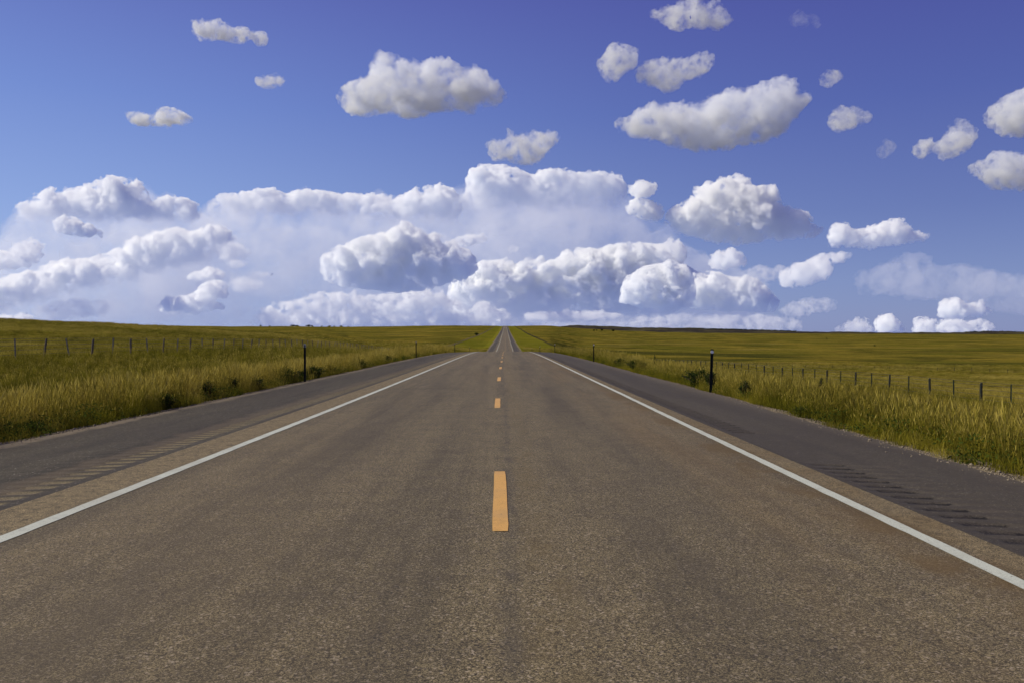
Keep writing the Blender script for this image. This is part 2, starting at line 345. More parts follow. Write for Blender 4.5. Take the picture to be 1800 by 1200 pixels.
def edge_line(cx, hw):
    j = lambda s: (lambda y: cx(y) + s * (hw + 0.00004 * max(y, 0)) + rag.uniform(-.006, .006))
    return sheet('edge_line', [j(-1), j(1)], ly, MAT_WHITE, road, False, lift(0.004))
edge_line(lambda y: -4.03 + 0.05 * min(1, max(0, y / 120)), 0.070)
edge_line(lambda y: 3.35 + 0.10 * min(1, max(0, (y - 4) / 20)) - 0.1 * min(1, max(0, (y - 40) / 80)), 0.062)
def dash_x(y): return float(np.interp(y, [5, 9, 18, 31, 45, 60, 140, 400, 2600], [-0.03, -0.062, -0.19, -0.26, -0.28, -0.28, -0.27, -0.15, -0.0]))
k = 0
for k in range(90):
    y0 = 6.6 - 12.2 + k * 12.2
    if y0 > 1050: break
    n = 13
    yy = np.linspace(y0, y0 + 3.05, n)
    hw = 0.066 + 0.00004 * y0
    ed = [(0.93 if i in (0, n - 1) else 1.0) for i in range(n)]
    prof = {round(y, 4): e for y, e in zip(yy, ed)}
    L_ = lambda y: dash_x(y) - hw * prof[round(y, 4)] - rag.uniform(0, .004)
    R_ = lambda y: dash_x(y) + hw * prof[round(y, 4)] + rag.uniform(0, .004)
    sheet('centre_dash', [L_, R_], yy, MAT_YEL, road, False, lift(0.005))
# ------------------------------------------------------------------ far dark hills on the right
def hills():
    top = [(880, 576), (985, 573.4), (1000, 571.6), (1100, 574.5), (1200, 577), (1300, 580), (1400, 582.4), (1500, 583.8), (1600, 584.6), (1680, 584.4), (1740, 582.4), (1800, 583.4), (1900, 582), (2300, 584)]
    px = np.array([t[0] for t in top], float); py = np.array([t[1] for t in top], float)
    u = np.linspace(-0.02, 1.0, 420); d = np.linspace(0, 1, 16); rs = np.random.default_rng(2)
    U, Dm = np.meshgrid(u, d); Yd = 4200 + 2600 * Dm
    z0 = EYE + (HY - np.interp(U * F + VX, px, py)) / F * 5450
    ju = sum(a * np.sin(U * f + p) for a, f, p in ((2.2, 60, 1), (1.4, 131, 2), (1.0, 290, .5), (0.7, 610, 2.2)))
    prof = np.sin(np.pi * np.clip(Dm, 0, 1)) ** 0.6
    Z = -45 + (z0 + 45) * prof + ju * prof * np.where(Dm > 0.05, 1, 0) * 0.8
    ix = np.arange(U.size).reshape(U.shape); f = np.stack([ix[:-1, :-1], ix[:-1, 1:], ix[1:, 1:], ix[1:, :-1]], -1).reshape(-1, 4)
    m = M('dark_scrub_hillside'); a = m.noise(0.006, 5, 0.6); b = m.noise(0.03, 4, 0.7)
    c = m.mix(m.mr(a, 0.4, 0.62), (0.030, 0.026, 0.026), (0.075, 0.066, 0.035)); c = m.mix(m.mr(b, 0.45, 0.7, 0, 0.8), c, (0.018, 0.018, 0.022))
    m.b.inputs['Specular IOR Level'].default_value = 0
    tag(link('hills', mesh_np('hills', np.column_stack([(U * Yd).ravel(), Yd.ravel(), Z.ravel()]), f, [m.col(c)], True)), kind='structure')
hills()

# ------------------------------------------------------------------ grass
def blades(n, h, spread, width, lean, seed, heads=0.0, hvar=0.35, segs=3):
    """one tuft: n bent tapering blades, some with a seed head"""
    r = np.random.default_rng(seed); V = []; Fc = []; Hh = []
    for i in range(n):
        a, rad = r.uniform(0, 6.283), spread * math.sqrt(r.uniform(0, 1)); bx, by = rad * math.cos(a), rad * math.sin(a)
        hh = h * (1 + r.uniform(-hvar, hvar)); la = r.uniform(0, 6.283); ll = lean * hh * r.uniform(0.2, 1.2); w = width * r.uniform(0.7, 1.3)
        fa = r.uniform(0, 3.14); wx, wy = math.cos(fa) * w / 2, math.sin(fa) * w / 2; base = len(V)
        head = r.uniform() < heads
        for s in range(segs + 1):
            t = s / segs; px = bx + math.cos(la) * ll * t * t; py = by + math.sin(la) * ll * t * t; pz = hh * t * (1 - 0.12 * lean * t)
            tw = (1 - t) ** 0.6 if not head else (0.45 if t < 0.8 else 0.5)
            V += [(px - wx * tw, py - wy * tw, pz), (px + wx * tw, py + wy * tw, pz)]; Hh += [t, t]
            if s: Fc.append((base + 2*s - 2, base + 2*s - 1, base + 2*s + 1, base + 2*s))
        if head:                                   # spindle-shaped seed head
            c0 = len(V); hx, hy = px, py; L = hh * 0.16
            for (t, q) in ((-0.35, 0.5), (0.1, 1.5), (0.55, 1.1), (1, 0.15)):
                ox = math.cos(la) * L * 0.35 * (t + .35)
                oy = math.sin(la) * L * 0.35 * (t + .35)
                V += [(hx + ox - wx * q, hy + oy - wy * q, pz + L * t), (hx + ox + wx * q, hy + oy + wy * q, pz + L * t)]; Hh += [1.3, 1.3]
            for s in range(3): Fc.append((c0 + 2*s, c0 + 2*s + 1, c0 + 2*s + 3, c0 + 2*s + 2))
    return np.array(V), np.array(Fc), np.array(Hh)

def grass_mat():
    m = M('grass_blades'); at = m.n('ShaderNodeAttribute', attribute_type='INSTANCER', attribute_name='tint'); ah = m.n('ShaderNodeAttribute', attribute_type='GEOMETRY', attribute_name='height')
    oi = m.n('ShaderNodeAttribute', attribute_type='INSTANCER', attribute_name='shade')
    green = m.mix(oi.outputs['Fac'], (0.062, 0.068, 0.009), (0.255, 0.225, 0.021)); gold = m.mix(oi.outputs['Fac'], (0.24, 0.185, 0.026), (0.54, 0.43, 0.105))
    f = m.op('MULTIPLY', at.outputs['Fac'], m.mr(ah.outputs['Fac'], 0.0, 0.8, 0.35, 1.0))
    c = m.mix(f, green, gold)
    c = m.mix(m.mr(ah.outputs['Fac'], 1.05, 1.25, 0, 0.75), c, gold)
    d = m.n('ShaderNodeBsdfDiffuse'); t = m.n('ShaderNodeBsdfTranslucent'); a = m.n('ShaderNodeMixShader'); a.inputs[0].default_value = 0.38
    m.lk(c, d.inputs[0]); m.lk(c, t.inputs[0]); m.lk(d.outputs[0], a.inputs[1]); m.lk(t.outputs[0], a.inputs[2])
    m.lk(a.outputs[0], m.t.nodes['Material Output'].inputs[0]); m.t.nodes.remove(m.b)
    return m.m
MAT_GRASS = grass_mat()
TUFTS = bpy.data.collections.new('tufts')         # never linked to the scene: only the scattered copies exist
def tuft(name, *a, **k):
    V, Fc, Hh = blades(*a, **k); me = mesh_np(name, V, Fc, [MAT_GRASS]); at = me.attributes.new('height', 'FLOAT', 'POINT'); at.data.foreach_set('value', Hh.astype(np.float32))
    o = bpy.data.objects.new(name, me); TUFTS.objects.link(o); return o
#            n   h     spread width lean
tuft('a_low',    36, 0.18, 0.20, 0.009, 0.6, 1)
tuft('b_mid',    40, 0.32, 0.20, 0.008, 0.5, 2, heads=0.1)
tuft('c_tall',   30, 0.48, 0.17, 0.008, 0.32, 3, heads=0.35)
tuft('d_seedy',  22, 0.64, 0.15, 0.009, 0.22, 4, heads=0.8)
tuft('e_wide',   64, 0.24, 0.50, 0.014, 0.6, 5, heads=0.1)
tuft('f_widetall', 64, 0.38, 0.55, 0.015, 0.5, 6, heads=0.35)

def scatter(name, label, X, Y, kind, scale, tint, shade, sink=0.02):
    Z = land_z(X, Y) - sink; n = len(X); r = np.random.default_rng(n)
    me = bpy.data.meshes.new(name); me.vertices.add(n); me.vertices.foreach_set('co', np.column_stack([X, Y, Z]).astype(np.float32).ravel())
    for nm, ty, v in (('kind', 'INT', kind.astype(np.int32)), ('size', 'FLOAT', scale.astype(np.float32)), ('tint', 'FLOAT', tint.astype(np.float32)), ('shade', 'FLOAT', shade.astype(np.float32))):
        a = me.attributes.new(nm, ty, 'POINT'); a.data.foreach_set('value', v)
    a = me.attributes.new('turn', 'FLOAT_VECTOR', 'POINT'); a.data.foreach_set('vector', np.column_stack([r.normal(0, .09, n), r.normal(0, .09, n), r.uniform(0, 6.283, n)]).astype(np.float32).ravel())
    o = link(name, me); tag(o, label, 'grass', kind='stuff')
    g = bpy.data.node_groups.new('scatter', 'GeometryNodeTree'); g.interface.new_socket('Geometry', in_out='INPUT', socket_type='NodeSocketGeometry'); g.interface.new_socket('Geometry', in_out='OUTPUT', socket_type='NodeSocketGeometry')
    gi, go = g.nodes.new('NodeGroupInput'), g.nodes.new('NodeGroupOutput'); ip = g.nodes.new('GeometryNodeInstanceOnPoints'); ci = g.nodes.new('GeometryNodeCollectionInfo')
    ci.inputs[0].default_value = TUFTS; ci.inputs['Separate Children'].default_value = True; ci.inputs['Reset Children'].default_value = True; ip.inputs['Pick Instance'].default_value = True
    def na(nm, ty, sock):
        x = g.nodes.new('GeometryNodeInputNamedAttribute'); x.data_type = ty; x.inputs[0].default_value = nm; g.links.new(x.outputs[0], ip.inputs[sock])
    na('kind', 'INT', 'Instance Index'); na('turn', 'FLOAT_VECTOR', 'Rotation'); na('size', 'FLOAT', 'Scale')
    g.links.new(gi.outputs[0], ip.inputs['Points']); g.links.new(ci.outputs[0], ip.inputs['Instance']); g.links.new(ip.outputs[0], go.inputs[0])
    o.modifiers.new('scatter', 'NODES').node_group = g
    return o

def vnoise(X, Y, s, seed):
    """cheap value noise 0..1"""
    r = np.random.default_rng(seed).uniform(0, 1, (257, 257)); x, y = X / s % 256, Y / s % 256; i, j = np.floor(x).astype(int), np.floor(y).astype(int); a, b = x - i, y - j; a = a*a*(3-2*a); b = b*b*(3-2*b)
    return (r[i, j]*(1-a)*(1-b) + r[i+1, j]*a*(1-b) + r[i, j+1]*(1-a)*b + r[i+1, j+1]*a*b)
def fb(X, Y, s, seed): return (vnoise(X, Y, s, seed) * 0.5 + vnoise(X, Y, s / 2.1, seed + 1) * 0.3 + vnoise(X, Y, s / 4.3, seed + 2) * 0.2)

rg = np.random.default_rng(11)
def region(x0, x1, y0, y1, dens, umax=0.72):
    n = int((x1 - x0) * (y1 - y0) * dens); X = rg.uniform(x0, x1, n); Y = rg.uniform(y0, y1, n)
    k = np.abs(X) < umax * Y + 5; return X[k], Y[k]
def cat(parts): return tuple(np.concatenate(p) for p in zip(*parts))

# verges: tall grass between the shoulders and the fences
X, Y = cat([region(-31, -8.5, 7, 30, 26), region(-31, -8.6, 30, 60, 13), region(-31, -8.7, 60, 140, 5),
            region(6.3, 34, 7, 30, 26), region(6.6, 34, 30, 60, 13), region(6.7, 34, 60, 140, 5)])
e = np.where(X < 0, -X - 8.35, X - right_edge(Y) - 0.25)
k = e > vnoise(X, Y, 0.9, 3) * 0.5 + 0.12 * (X < 0); X, Y, e = X[k], Y[k], e[k]
patch = fb(X, Y, 5, 20); left = X < 0
goldband = np.where(left, np.exp(-((e - 2.2) / 1.7) ** 2), 0.55 * np.exp(-((e - 5.0) / 3.0) ** 2) + 0.5 * np.exp(-((e - 21) / 3.0) ** 2))
tint = np.clip(0.02 + 1.0 * goldband + (patch - 0.5) * 1.7 + rg.normal(0, .26, len(X)) - 0.2 * (left & (e > 5)) - 0.18 * (~left), 0, 1)
tall = np.clip(0.25 + 0.75 * sstep(0.0, 1.3, e) + (fb(X, Y, 3, 40) - .5) * 0.9, 0, 1)
kind = np.where(tall < 0.42, 0, np.where(tall < 0.68, 1, np.where(rg.uniform(0, 1, len(X)) < 0.35 + 0.5 * tint, 3, 2)))
kind = np.where((e > 5) & (rg.uniform(0, 1, len(X)) < 0.75), np.where(rg.uniform(0, 1, len(X)) < 0.5, 1, 0), kind)
size = (0.72 + 0.35 * tall) * np.where(left, np.where(e > 14, 0.72, 1), np.where(e > 7, 0.70, 0.88)) * rg.uniform(0.75, 1.2, len(X)) * np.where(Y > 60, 1.25, 1)
scatter('verge_grass', 'tall green and golden roadside grass between the shoulders and the wire fences', X, Y, kind, size, tint, np.clip(rg.uniform(0, 1, len(X)) ** 1.3 + (fb(X, Y, 2.2, 90) - .5) * 0.9, 0, 1))

# fields beyond the fences
X, Y = cat([region(-75, -31, 20, 90, 5), region(-190, -31, 90, 190, 1.3), region(-230, -31, 190, 340, 0.45),
            region(34, 80, 20, 90, 5), region(34, 150, 90, 190, 1.1), region(34, 260, 190, 340, 0.35),
            region(-30, 34, 140, 420, 1.0), region(-300, -31, 340, 520, 0.12)])
k = (np.abs(X) > 9); X, Y = X[k], Y[k]
patch = fb(X, Y, 14, 60); band = fb(X * 0.35, Y, 26, 70)
tint = np.clip(0.30 + (patch - 0.5) * 1.7 + (band - .5) * 1.4 + rg.normal(0, .2, len(X)), 0, 0.95)
kind = np.where(rg.uniform(0, 1, len(X)) < 0.3 + 0.3 * tint, 5, 4)
scatter('field_grass', 'olive and golden prairie grass covering the rolling fields', X, Y, kind, rg.uniform(0.5, 0.95, len(X)) * (1 + 0.8 * sstep(80, 300, Y)), tint, np.clip(rg.uniform(0, 1, len(X)) + (fb(X, Y, 9, 95) - .5) * 1.2, 0, 1))

# gravel along the pavement edges
def gravel():
    r = np.random.default_rng(8); n = 14000; sd_ = r.uniform(0, 1, n) < 0.55; Y = 7 + 60 * r.uniform(0, 1, n) ** 1.7
    off = np.abs(r.normal(0, 0.22, n)) ; X = np.where(sd_, LEFT_EDGE - 0.35 + off * np.sign(r.normal(size=n)), right_edge(Y) + 0.28 + off * np.sign(r.normal(size=n)))
    Z = np.where((X > LEFT_EDGE) & (X < right_edge(Y)), road_z(Y) + sho_z(X, Y), land_z(X, Y)); s = r.uniform(0.005, 0.015, n) * (1 + (r.uniform(0, 1, n) > .97) * 1.2)
    b = bmesh.new(); bmesh.ops.create_icosphere(b, subdivisions=1, radius=1); b.verts.ensure_lookup_table(); v0 = np.array([v.co[:] for v in b.verts]); t0 = np.array([[v.index for v in f.verts] for f in b.faces]); b.free()
    j = r.uniform(0.6, 1.3, (n, len(v0), 1)) * [1.2, 1, 0.7]
    V = v0[None] * j * s[:, None, None] + np.column_stack([X, Y, Z + s * 0.3])[:, None]
    m = M('pale_gravel'); c = m.mix(m.noise(14, 2), (0.12, 0.095, 0.07), (0.32, 0.27, 0.20))
    tag(link('gravel', mesh_np('gravel', V.reshape(-1, 3), (t0[None] + np.arange(n)[:, None, None] * len(v0)).reshape(-1, 3), [m.col(c)])), 'pale loose gravel along both pavement edges', 'gravel', kind='stuff')
gravel()

# ------------------------------------------------------------------ fences
def tube(pts, r, n=4):
    pts = np.asarray(pts, float); V = []; 
    for i, p in enumerate(pts):
        t = pts[min(i+1, len(pts)-1)] - pts[max(i-1, 0)]; t /= np.linalg.norm(t); a = np.cross(t, [0, 0, 1.0])
        a = a / np.linalg.norm(a) if np.linalg.norm(a) > 1e-6 else np.array([1.0, 0, 0]); b = np.cross(t, a)
        for j in range(n): V.append(p + r * (math.cos(6.283*j/n) * a + math.sin(6.283*j/n) * b))
    Fc = [(i*n+j, i*n+(j+1) % n, (i+1)*n+(j+1) % n, (i+1)*n+j) for i in range(len(pts)-1) for j in range(n)]
    return np.array(V), np.array(Fc)
def post_mesh(name, r, h, mat, seed, n=8):
    """slightly crooked round post with a worn, slanted top"""
    q = random.Random(seed); bm = bmesh.new(); rings = []
    for s, z in enumerate((-0.25, 0.0, h * 0.35, h * 0.7, h * 0.97, h)):
        cx, cy = q.uniform(-.012, .012), q.uniform(-.012, .012); rr = r * (1.06 - 0.10 * z / h) * (0.8 if s == 5 else 1)
        rings.append([bm.verts.new((cx + rr * (1 + q.uniform(-.08, .08)) * math.cos(6.283 * k / n), cy + rr * math.sin(6.283 * k / n), z + (0.03 * math.cos(6.283 * k / n) if s > 3 else 0))) for k in range(n)])
    for a, b in zip(rings, rings[1:]):
        for k in range(n): bm.faces.new((a[k], a[(k+1) % n], b[(k+1) % n], b[k]))
    bm.faces.new(rings[-1]); bm.faces.new(rings[0][::-1]); me = bpy.data.meshes.new(name); bm.to_mesh(me); bm.free(); me.materials.append(mat); return me
def tee_mesh(name, h, mat, w=0.045):
    """T section steel post"""
    pf = [(-w, 0), (-w, -.006), (-.005, -.006), (-.005, -w * 1.3), (.005, -w * 1.3), (.005, -.006), (w, -.006), (w, 0)]; bm = bmesh.new()
    a = [bm.verts.new((x, y, -0.25)) for x, y in pf]; b = [bm.verts.new((x, y, h)) for x, y in pf]
    for k in range(8): bm.faces.new((a[k], a[(k+1) % 8], b[(k+1) % 8], b[k]))
    bm.faces.new(b); bm.faces.new(a[::-1]); me = bpy.data.meshes.new(name); bm.to_mesh(me); bm.free(); me.materials.append(mat); return me
def wood(name, a, b):
    m = M(name); g = m.noise(1, 4, 0.6, m.scale(m.pos, 30, 30, 2.5)); m.bump(g, 0.6, 0.01); return m.col(m.mix(g, a, b))
def metal(name, c, rough=0.6, met=0.3):
    m = M(name); m.b.inputs['Roughness'].default_value = rough; m.b.inputs['Metallic'].default_value = met
    return m.col(m.mix(m.mr(m.noise(12, 4, 0.6), 0.4, 0.7), c, tuple(x * 0.55 for x in c)))
WOOD_D = wood('weathered_grey_wood', (0.07, 0.057, 0.045), (0.17, 0.14, 0.11)); WOOD_B = wood('dark_treated_wood', (0.012, 0.014, 0.012), (0.035, 0.038, 0.030))
STEEL_L = metal('pale_galvanised_steel', (0.30, 0.29, 0.26)); STEEL_G = metal('green_painted_steel', (0.025, 0.045, 0.035)); WIRE = metal('fence_wire', (0.10, 0.095, 0.085), 0.5, 0.6)

def fence(label, path, step, h, wood_mat, steel_mat, dist_mult=1.0, steel_every=2, lean=0.07, seed=1, rad=0.075, strands=(0.25, 0.5, 0.75, 0.98, 1.12), jit=0.0, maxposts=90):
    root = bpy.data.objects.new('wire_fence', None); COL.objects.link(root); q = random.Random(seed)
    p = np.array(path, float); seg = np.hypot(*np.diff(p, axis=0).T); cum = np.concatenate([[0], np.cumsum(seg)]); s = np.arange(0, cum[-1], step)
    X = np.interp(s, cum, p[:, 0]); Y = np.interp(s, cum, p[:, 1]); Z = land_z(X, Y)
    root.location = (X[0], Y[0], Z[0]); tag(root, label, 'wire fence')
    wm = [post_mesh('post', rad * f, h * g, wood_mat, seed + i) for i, (f, g) in enumerate(((1, 1), (0.8, 1.03), (1.15, .97)))]; sm = tee_mesh('post', h * 1.02, steel_mat)
    order = np.argsort(np.hypot(X, Y)); near = set(order[:maxposts].tolist()); restV, restF, nv = [], [], 0
    for i in range(len(s)):
        me = wm[q.randrange(3)] if i % steel_every == 0 else sm
        e = (q.gauss(0, lean * 0.5), q.gauss(0, lean), q.uniform(-.3, .3)); loc = Vector((X[i], Y[i], Z[i]))
        if i in near:
            o = bpy.data.objects.new('post', me); COL.objects.link(o); o.parent = root; o.location = loc - root.location; o.rotation_euler = e
        elif i % steel_every == 0:
            hh = h * q.uniform(.9, 1.1); r_ = rad * 1.1; bx = np.array([(x * r_ + X[i] + (z > 0) * e[1] * h, y * r_ + Y[i], Z[i] + z * hh) for z in (-.2, 1) for x, y in ((-1, -1), (1, -1), (1, 1), (-1, 1))])
            restV.append(bx); restF += [(nv, nv+1, nv+5, nv+4), (nv+1, nv+2, nv+6, nv+5), (nv+2, nv+3, nv+7, nv+6), (nv+3, nv, nv+4, nv+7), (nv+4, nv+5, nv+6, nv+7)]; nv += 8
    if restV:
        o = link('post', mesh_np('post', np.vstack(restV) - np.array(root.location), np.array(restF), [wood_mat]), root); o['kind'] = 'stuff'
    lim = min(len(s), 80)
    for t in strands:
        pts = np.column_stack([X[:lim], Y[:lim], Z[:lim] + t * h * 0.9]) - np.array(root.location)
        V, Fc = tube(pts, 0.009); link('wire', mesh_np('wire', V, Fc, [WIRE]), root)
    return root
fence('wire fence of leaning grey posts crossing the grassy slope left of the road', [(-30, 34), (-30, 1800), (-28, 2500)], 3.0, 1.22, WOOD_D, STEEL_L, lean=0.09, seed=4, rad=0.065)
fence('wire fence of dark posts along the low ground right of the road', [(30, 32), (30, 1800), (28, 2500)], 3.0, 1.38, WOOD_B, STEEL_G, lean=0.02, seed=9, rad=0.075)
fence('faint far wire fence of thin posts crossing the right hand field', [(80, 284), (100, 268), (125, 243), (150, 226), (175, 214), (200, 205)], 4.5, 1.2, WOOD_B, WOOD_B, steel_every=1, rad=0.06, lean=0.04, seed=12)

# ------------------------------------------------------------------ roadside delineator posts
BLACKISH = metal('dark_green_steel', (0.012, 0.016, 0.013), 0.7, 0.1); SILVER = metal('bare_silver_steel', (0.42, 0.43, 0.42), 0.4, 0.5)
mw = M('white_reflector'); mw.b.inputs['Roughness'].default_value = 0.35; MAT_REF = mw.col(mw.mix(mw.noise(60), (0.85, 0.85, 0.82), (0.7, 0.7, 0.67)))
def channel(name, h, mat, z0=-0.25, w=0.033, d=0.030, t=0.006):
    """U channel sign post section with bolt holes left out"""
    pf = [(-w-.014, 0), (-w-.014, t), (-w+t, t), (-w*.6+t, d), (w*.6-t, d), (w-t, t), (w+.014, t), (w+.014, 0), (w-2*t, 0), (w*.6-2*t, d-t), (-w*.6+2*t, d-t), (-w+2*t, 0)]
    bm = bmesh.new(); n = len(pf); a = [bm.verts.new((x, y, z0)) for x, y in pf]; b = [bm.verts.new((x, y, h)) for x, y in pf]
    for k in range(n): bm.faces.new((a[k], a[(k+1) % n], b[(k+1) % n], b[k]))
    bm.faces.new(b); bm.faces.new(a[::-1]); bmesh.ops.recalc_face_normals(bm, faces=bm.faces); me = bpy.data.meshes.new(name); bm.to_mesh(me); bm.free(); me.materials.append(mat); return me
def delineator(x, Y, h, label, white, lean=0.0):
    z = float(land_z(np.array([x]), np.array([Y]))[0]); root = bpy.data.objects.new('delineator_post', None); COL.objects.link(root); root.location = (x, Y, z)
    root.rotation_euler = (0, lean, 0); tag(root, label, 'delineator post', 'steel delineator posts beside the pavement')
    link('post', channel('post', h, BLACKISH), root)
    if white:
        bm = bmesh.new(); bmesh.ops.create_cone(bm, cap_ends=True, segments=24, radius1=0.052, radius2=0.052, depth=0.016); bmesh.ops.rotate(bm, verts=bm.verts, matrix=__import__('mathutils').Matrix.Rotation(math.pi/2, 3, 'X'))
        bmesh.ops.bevel(bm, geom=[e for e in bm.edges if e.calc_face_angle(0) > 1], offset=0.003, segments=2); bmesh.ops.translate(bm, verts=bm.verts, vec=(0, -0.012, h - 0.095))
        me = bpy.data.meshes.new('reflector'); bm.to_mesh(me); bm.free(); me.materials.append(MAT_REF); link('reflector', me, root)
    else:
        me = channel('bare_tip', 0.15, SILVER, 0.0, w=0.036, d=0.032); o = link('bare_tip', me, root); o.location = (0, -0.001, h - 0.1)
        bm = bmesh.new(); bmesh.ops.create_cube(bm, size=1); bmesh.ops.scale(bm, verts=bm.verts, vec=(0.085, 0.010, 0.11)); bmesh.ops.translate(bm, verts=bm.verts, vec=(0, 0.046, h - 0.06))
        bmesh.ops.bevel(bm, geom=bm.edges[:], offset=0.003, segments=1); me = bpy.data.meshes.new('reflector'); bm.to_mesh(me); bm.free(); me.materials.append(SILVER); link('reflector', me, root)
XL = -8.35
delineator(XL, 33.2, 1.55, 'nearest steel post beside the left shoulder, with a bare silver tip', False)
delineator(XL, 74.5, 1.5, 'second nearest post beside the left shoulder', False)
delineator(XL, 131, 1.45, 'third post along the left shoulder, just before the crest', False)
delineator(XL, 184, 1.6, 'fourth post along the left shoulder, beyond the crest', False)
delineator(XL, 242, 2.2, 'farthest post seen along the left shoulder', False)
delineator(6.95, 26.9, 1.5, 'nearest dark post beside the right shoulder, with a white round reflector', True, 0.03)
delineator(6.95, 62.7, 1.45, 'second nearest dark post beside the right shoulder, with a white dot', True)
delineator(6.95, 112, 1.35, 'third post along the right shoulder', True)
delineator(6.95, 161, 1.5, 'fourth post along the right shoulder, beyond the crest', True)
delineator(7.0, 211, 2.0, 'farthest post seen along the right shoulder', True)

# ------------------------------------------------------------------ leafy weeds and shrubs
def leafy(name, w, h, n, leaf, seed, mat, stemmat, spiky=False):
    """many small leaves on a spray of stems: returns (foliage mesh, stem mesh)"""
    r = np.random.default_rng(seed); V, Fc = [], []; sV, sF, sn = [], [], 0
    for k in range(max(5, n // 40)):
        a = r.uniform(0, 6.283); lean = r.uniform(0.1, 0.9) * (0.35 if spiky else 1); hh = h * r.uniform(0.6, 1.05) * (1 - 0.25 * lean)
        tip = np.array([math.cos(a) * lean * w / 2, math.sin(a) * lean * w / 2, hh])
        pts = [tip * t + np.array([0, 0, 0.15 * hh * math.sin(3.14 * t)]) for t in (0, .35, .7, 1)]
        tv, tf = tube(pts, 0.006 + 0.006 * h, 4); sV.append(tv); sF.append(tf + sn); sn += len(tv)
        for j in range(n // max(5, n // 40)):
            t = r.uniform(0.12, 1.05); c = tip * t + [0, 0, 0.15 * hh * math.sin(3.14 * min(t, 1))] + r.normal(0, 0.07 * w * (1.1 - 0.5 * t), 3) * (0.5 if spiky else 1)
            c[2] = max(c[2], 0.02)
            d = r.normal(size=3) + [0, 0, .4]; d /= np.linalg.norm(d); e = np.cross(d, r.normal(size=3)); e /= np.linalg.norm(e); L = leaf * r.uniform(.6, 1.3); b = len(V)
            V += [c, c + d * L * .5 + e * L * .24, c + d * L, c + d * L * .5 - e * L * .24]; Fc.append((b, b+1, b+2, b+3))
    return mesh_np('foliage', np.array(V), np.array(Fc), [mat]), mesh_np('stem', np.vstack(sV), np.vstack(sF), [stemmat])
def leaf_mat(name, a, b):
    m = M(name); oi = m.n('ShaderNodeObjectInfo'); c = m.mix(m.noise(9, 3, 0.7), a, b); d = m.n('ShaderNodeBsdfDiffuse'); t = m.n('ShaderNodeBsdfTranslucent'); x = m.n('ShaderNodeMixShader'); x.inputs[0].default_value = .3
    m.lk(c, d.inputs[0]); m.lk(c, t.inputs[0]); m.lk(d.outputs[0], x.inputs[1]); m.lk(t.outputs[0], x.inputs[2]); m.lk(x.outputs[0], m.t.nodes['Material Output'].inputs[0]); m.t.nodes.remove(m.b); return m.m
LEAF = leaf_mat('dark_weed_leaf', (0.016, 0.030, 0.008), (0.048, 0.070, 0.014)); STEM = wood('weed_stem', (0.05, 0.045, 0.02), (0.11, 0.09, 0.04)); LEAF_O = leaf_mat('olive_weed_leaf', (0.035, 0.055, 0.010), (0.085, 0.105, 0.018))
protos = [leafy('weed', 0.9, 0.55, 2200, 0.055, 31, LEAF, STEM), leafy('weed', 0.6, 0.75, 1500, 0.05, 32, LEAF, STEM), leafy('weed', 1.3, 0.6, 3000, 0.06, 33, LEAF, STEM), leafy('weed', 0.35, 1.0, 800, 0.05, 34, LEAF, STEM, True), leafy('weed', 0.7, 0.45, 1200, 0.05, 35, LEAF_O, STEM)]
def weed(name, x, Y, s, p, label, cat_, group, rot=0.0):
    z = float(land_z(np.array([float(x)]), np.array([float(Y)]))[0]); r = bpy.data.objects.new(name, None); COL.objects.link(r); r.location = (x, Y, z - 0.02); r.scale = (s, s, s); r.rotation_euler = (0, 0, rot)
    tag(r, label, cat_, group); link('foliage', protos[p][0], r); link('stem', protos[p][1], r); return r
GW = 'dark leafy weeds at the pavement edge'
for i, (x, Y, s, p, lab) in enumerate([
    (-9.3, 33.5, 1.15, 2, 'dark green weed clump just left of the nearest left hand post'),
    (-8.9, 34.8, 0.9, 0, 'dark green weed growing round the foot of the nearest left hand post'),
    (-9.0, 37.5, 1.0, 2, 'dark weed clump just behind the nearest left hand post'),
    (-9.2, 41.5, 1.0, 0, 'dark weed on the left verge a few metres past the nearest post'),
    (-8.95, 21.0, 0.8, 0, 'dark round weed at the left pavement edge, nearest to the viewer'),
    (-9.2, 24.6, 0.9, 1, 'upright dark weed in golden grass, second along the left pavement edge'),
    (-9.1, 26.6, 0.9, 1, 'upright dark weed midway between the nearest left weed and the post'),
    (-9.3, 29.0, 0.95, 2, 'broad dark weed low on the left verge before the nearest post'),
    (-9.3, 50.0, 1.1, 2, 'dark weed clump on the left verge halfway between the first two posts'),
    (-9.4, 62.0, 1.1, 2, 'dark weed clump on the left verge just before the second post'),
    (-9.0, 15.2, 0.75, 4, 'olive weed low at the left pavement edge near the picture edge'),
    (7.6, 31.0, 1.25, 2, 'big dark weed clump just left of the nearest right hand post'),
    (7.5, 29.0, 1.05, 1, 'dark upright weed touching the nearest right hand post'),
    (7.6, 25.2, 0.9, 1, 'dark upright weed right of the nearest right hand post'),
    (9.6, 25.0, 0.9, 3, 'thin dark upright weed standing in the right verge grass'),
    (8.6, 21.6, 1.0, 3, 'tall spiky dark weed alone in the right verge grass'),
    (7.0, 18.8, 0.65, 4, 'small green weed at the right pavement edge'),
    (8.3, 18.6, 0.7, 4, 'small olive weed a metre into the right verge'),
    (7.9, 48.0, 1.2, 2, 'dark weed clump on the right verge before the second post'),
    (7.9, 54.5, 1.2, 0, 'dark weed near the second right hand post'),
    (10.5, 56.0, 1.3, 3, 'upright dark weed on the right verge beside the second post')]):
    weed('weed', x, Y, s, p, lab, 'weed', GW, i * 1.7)
rw = random.Random(17)
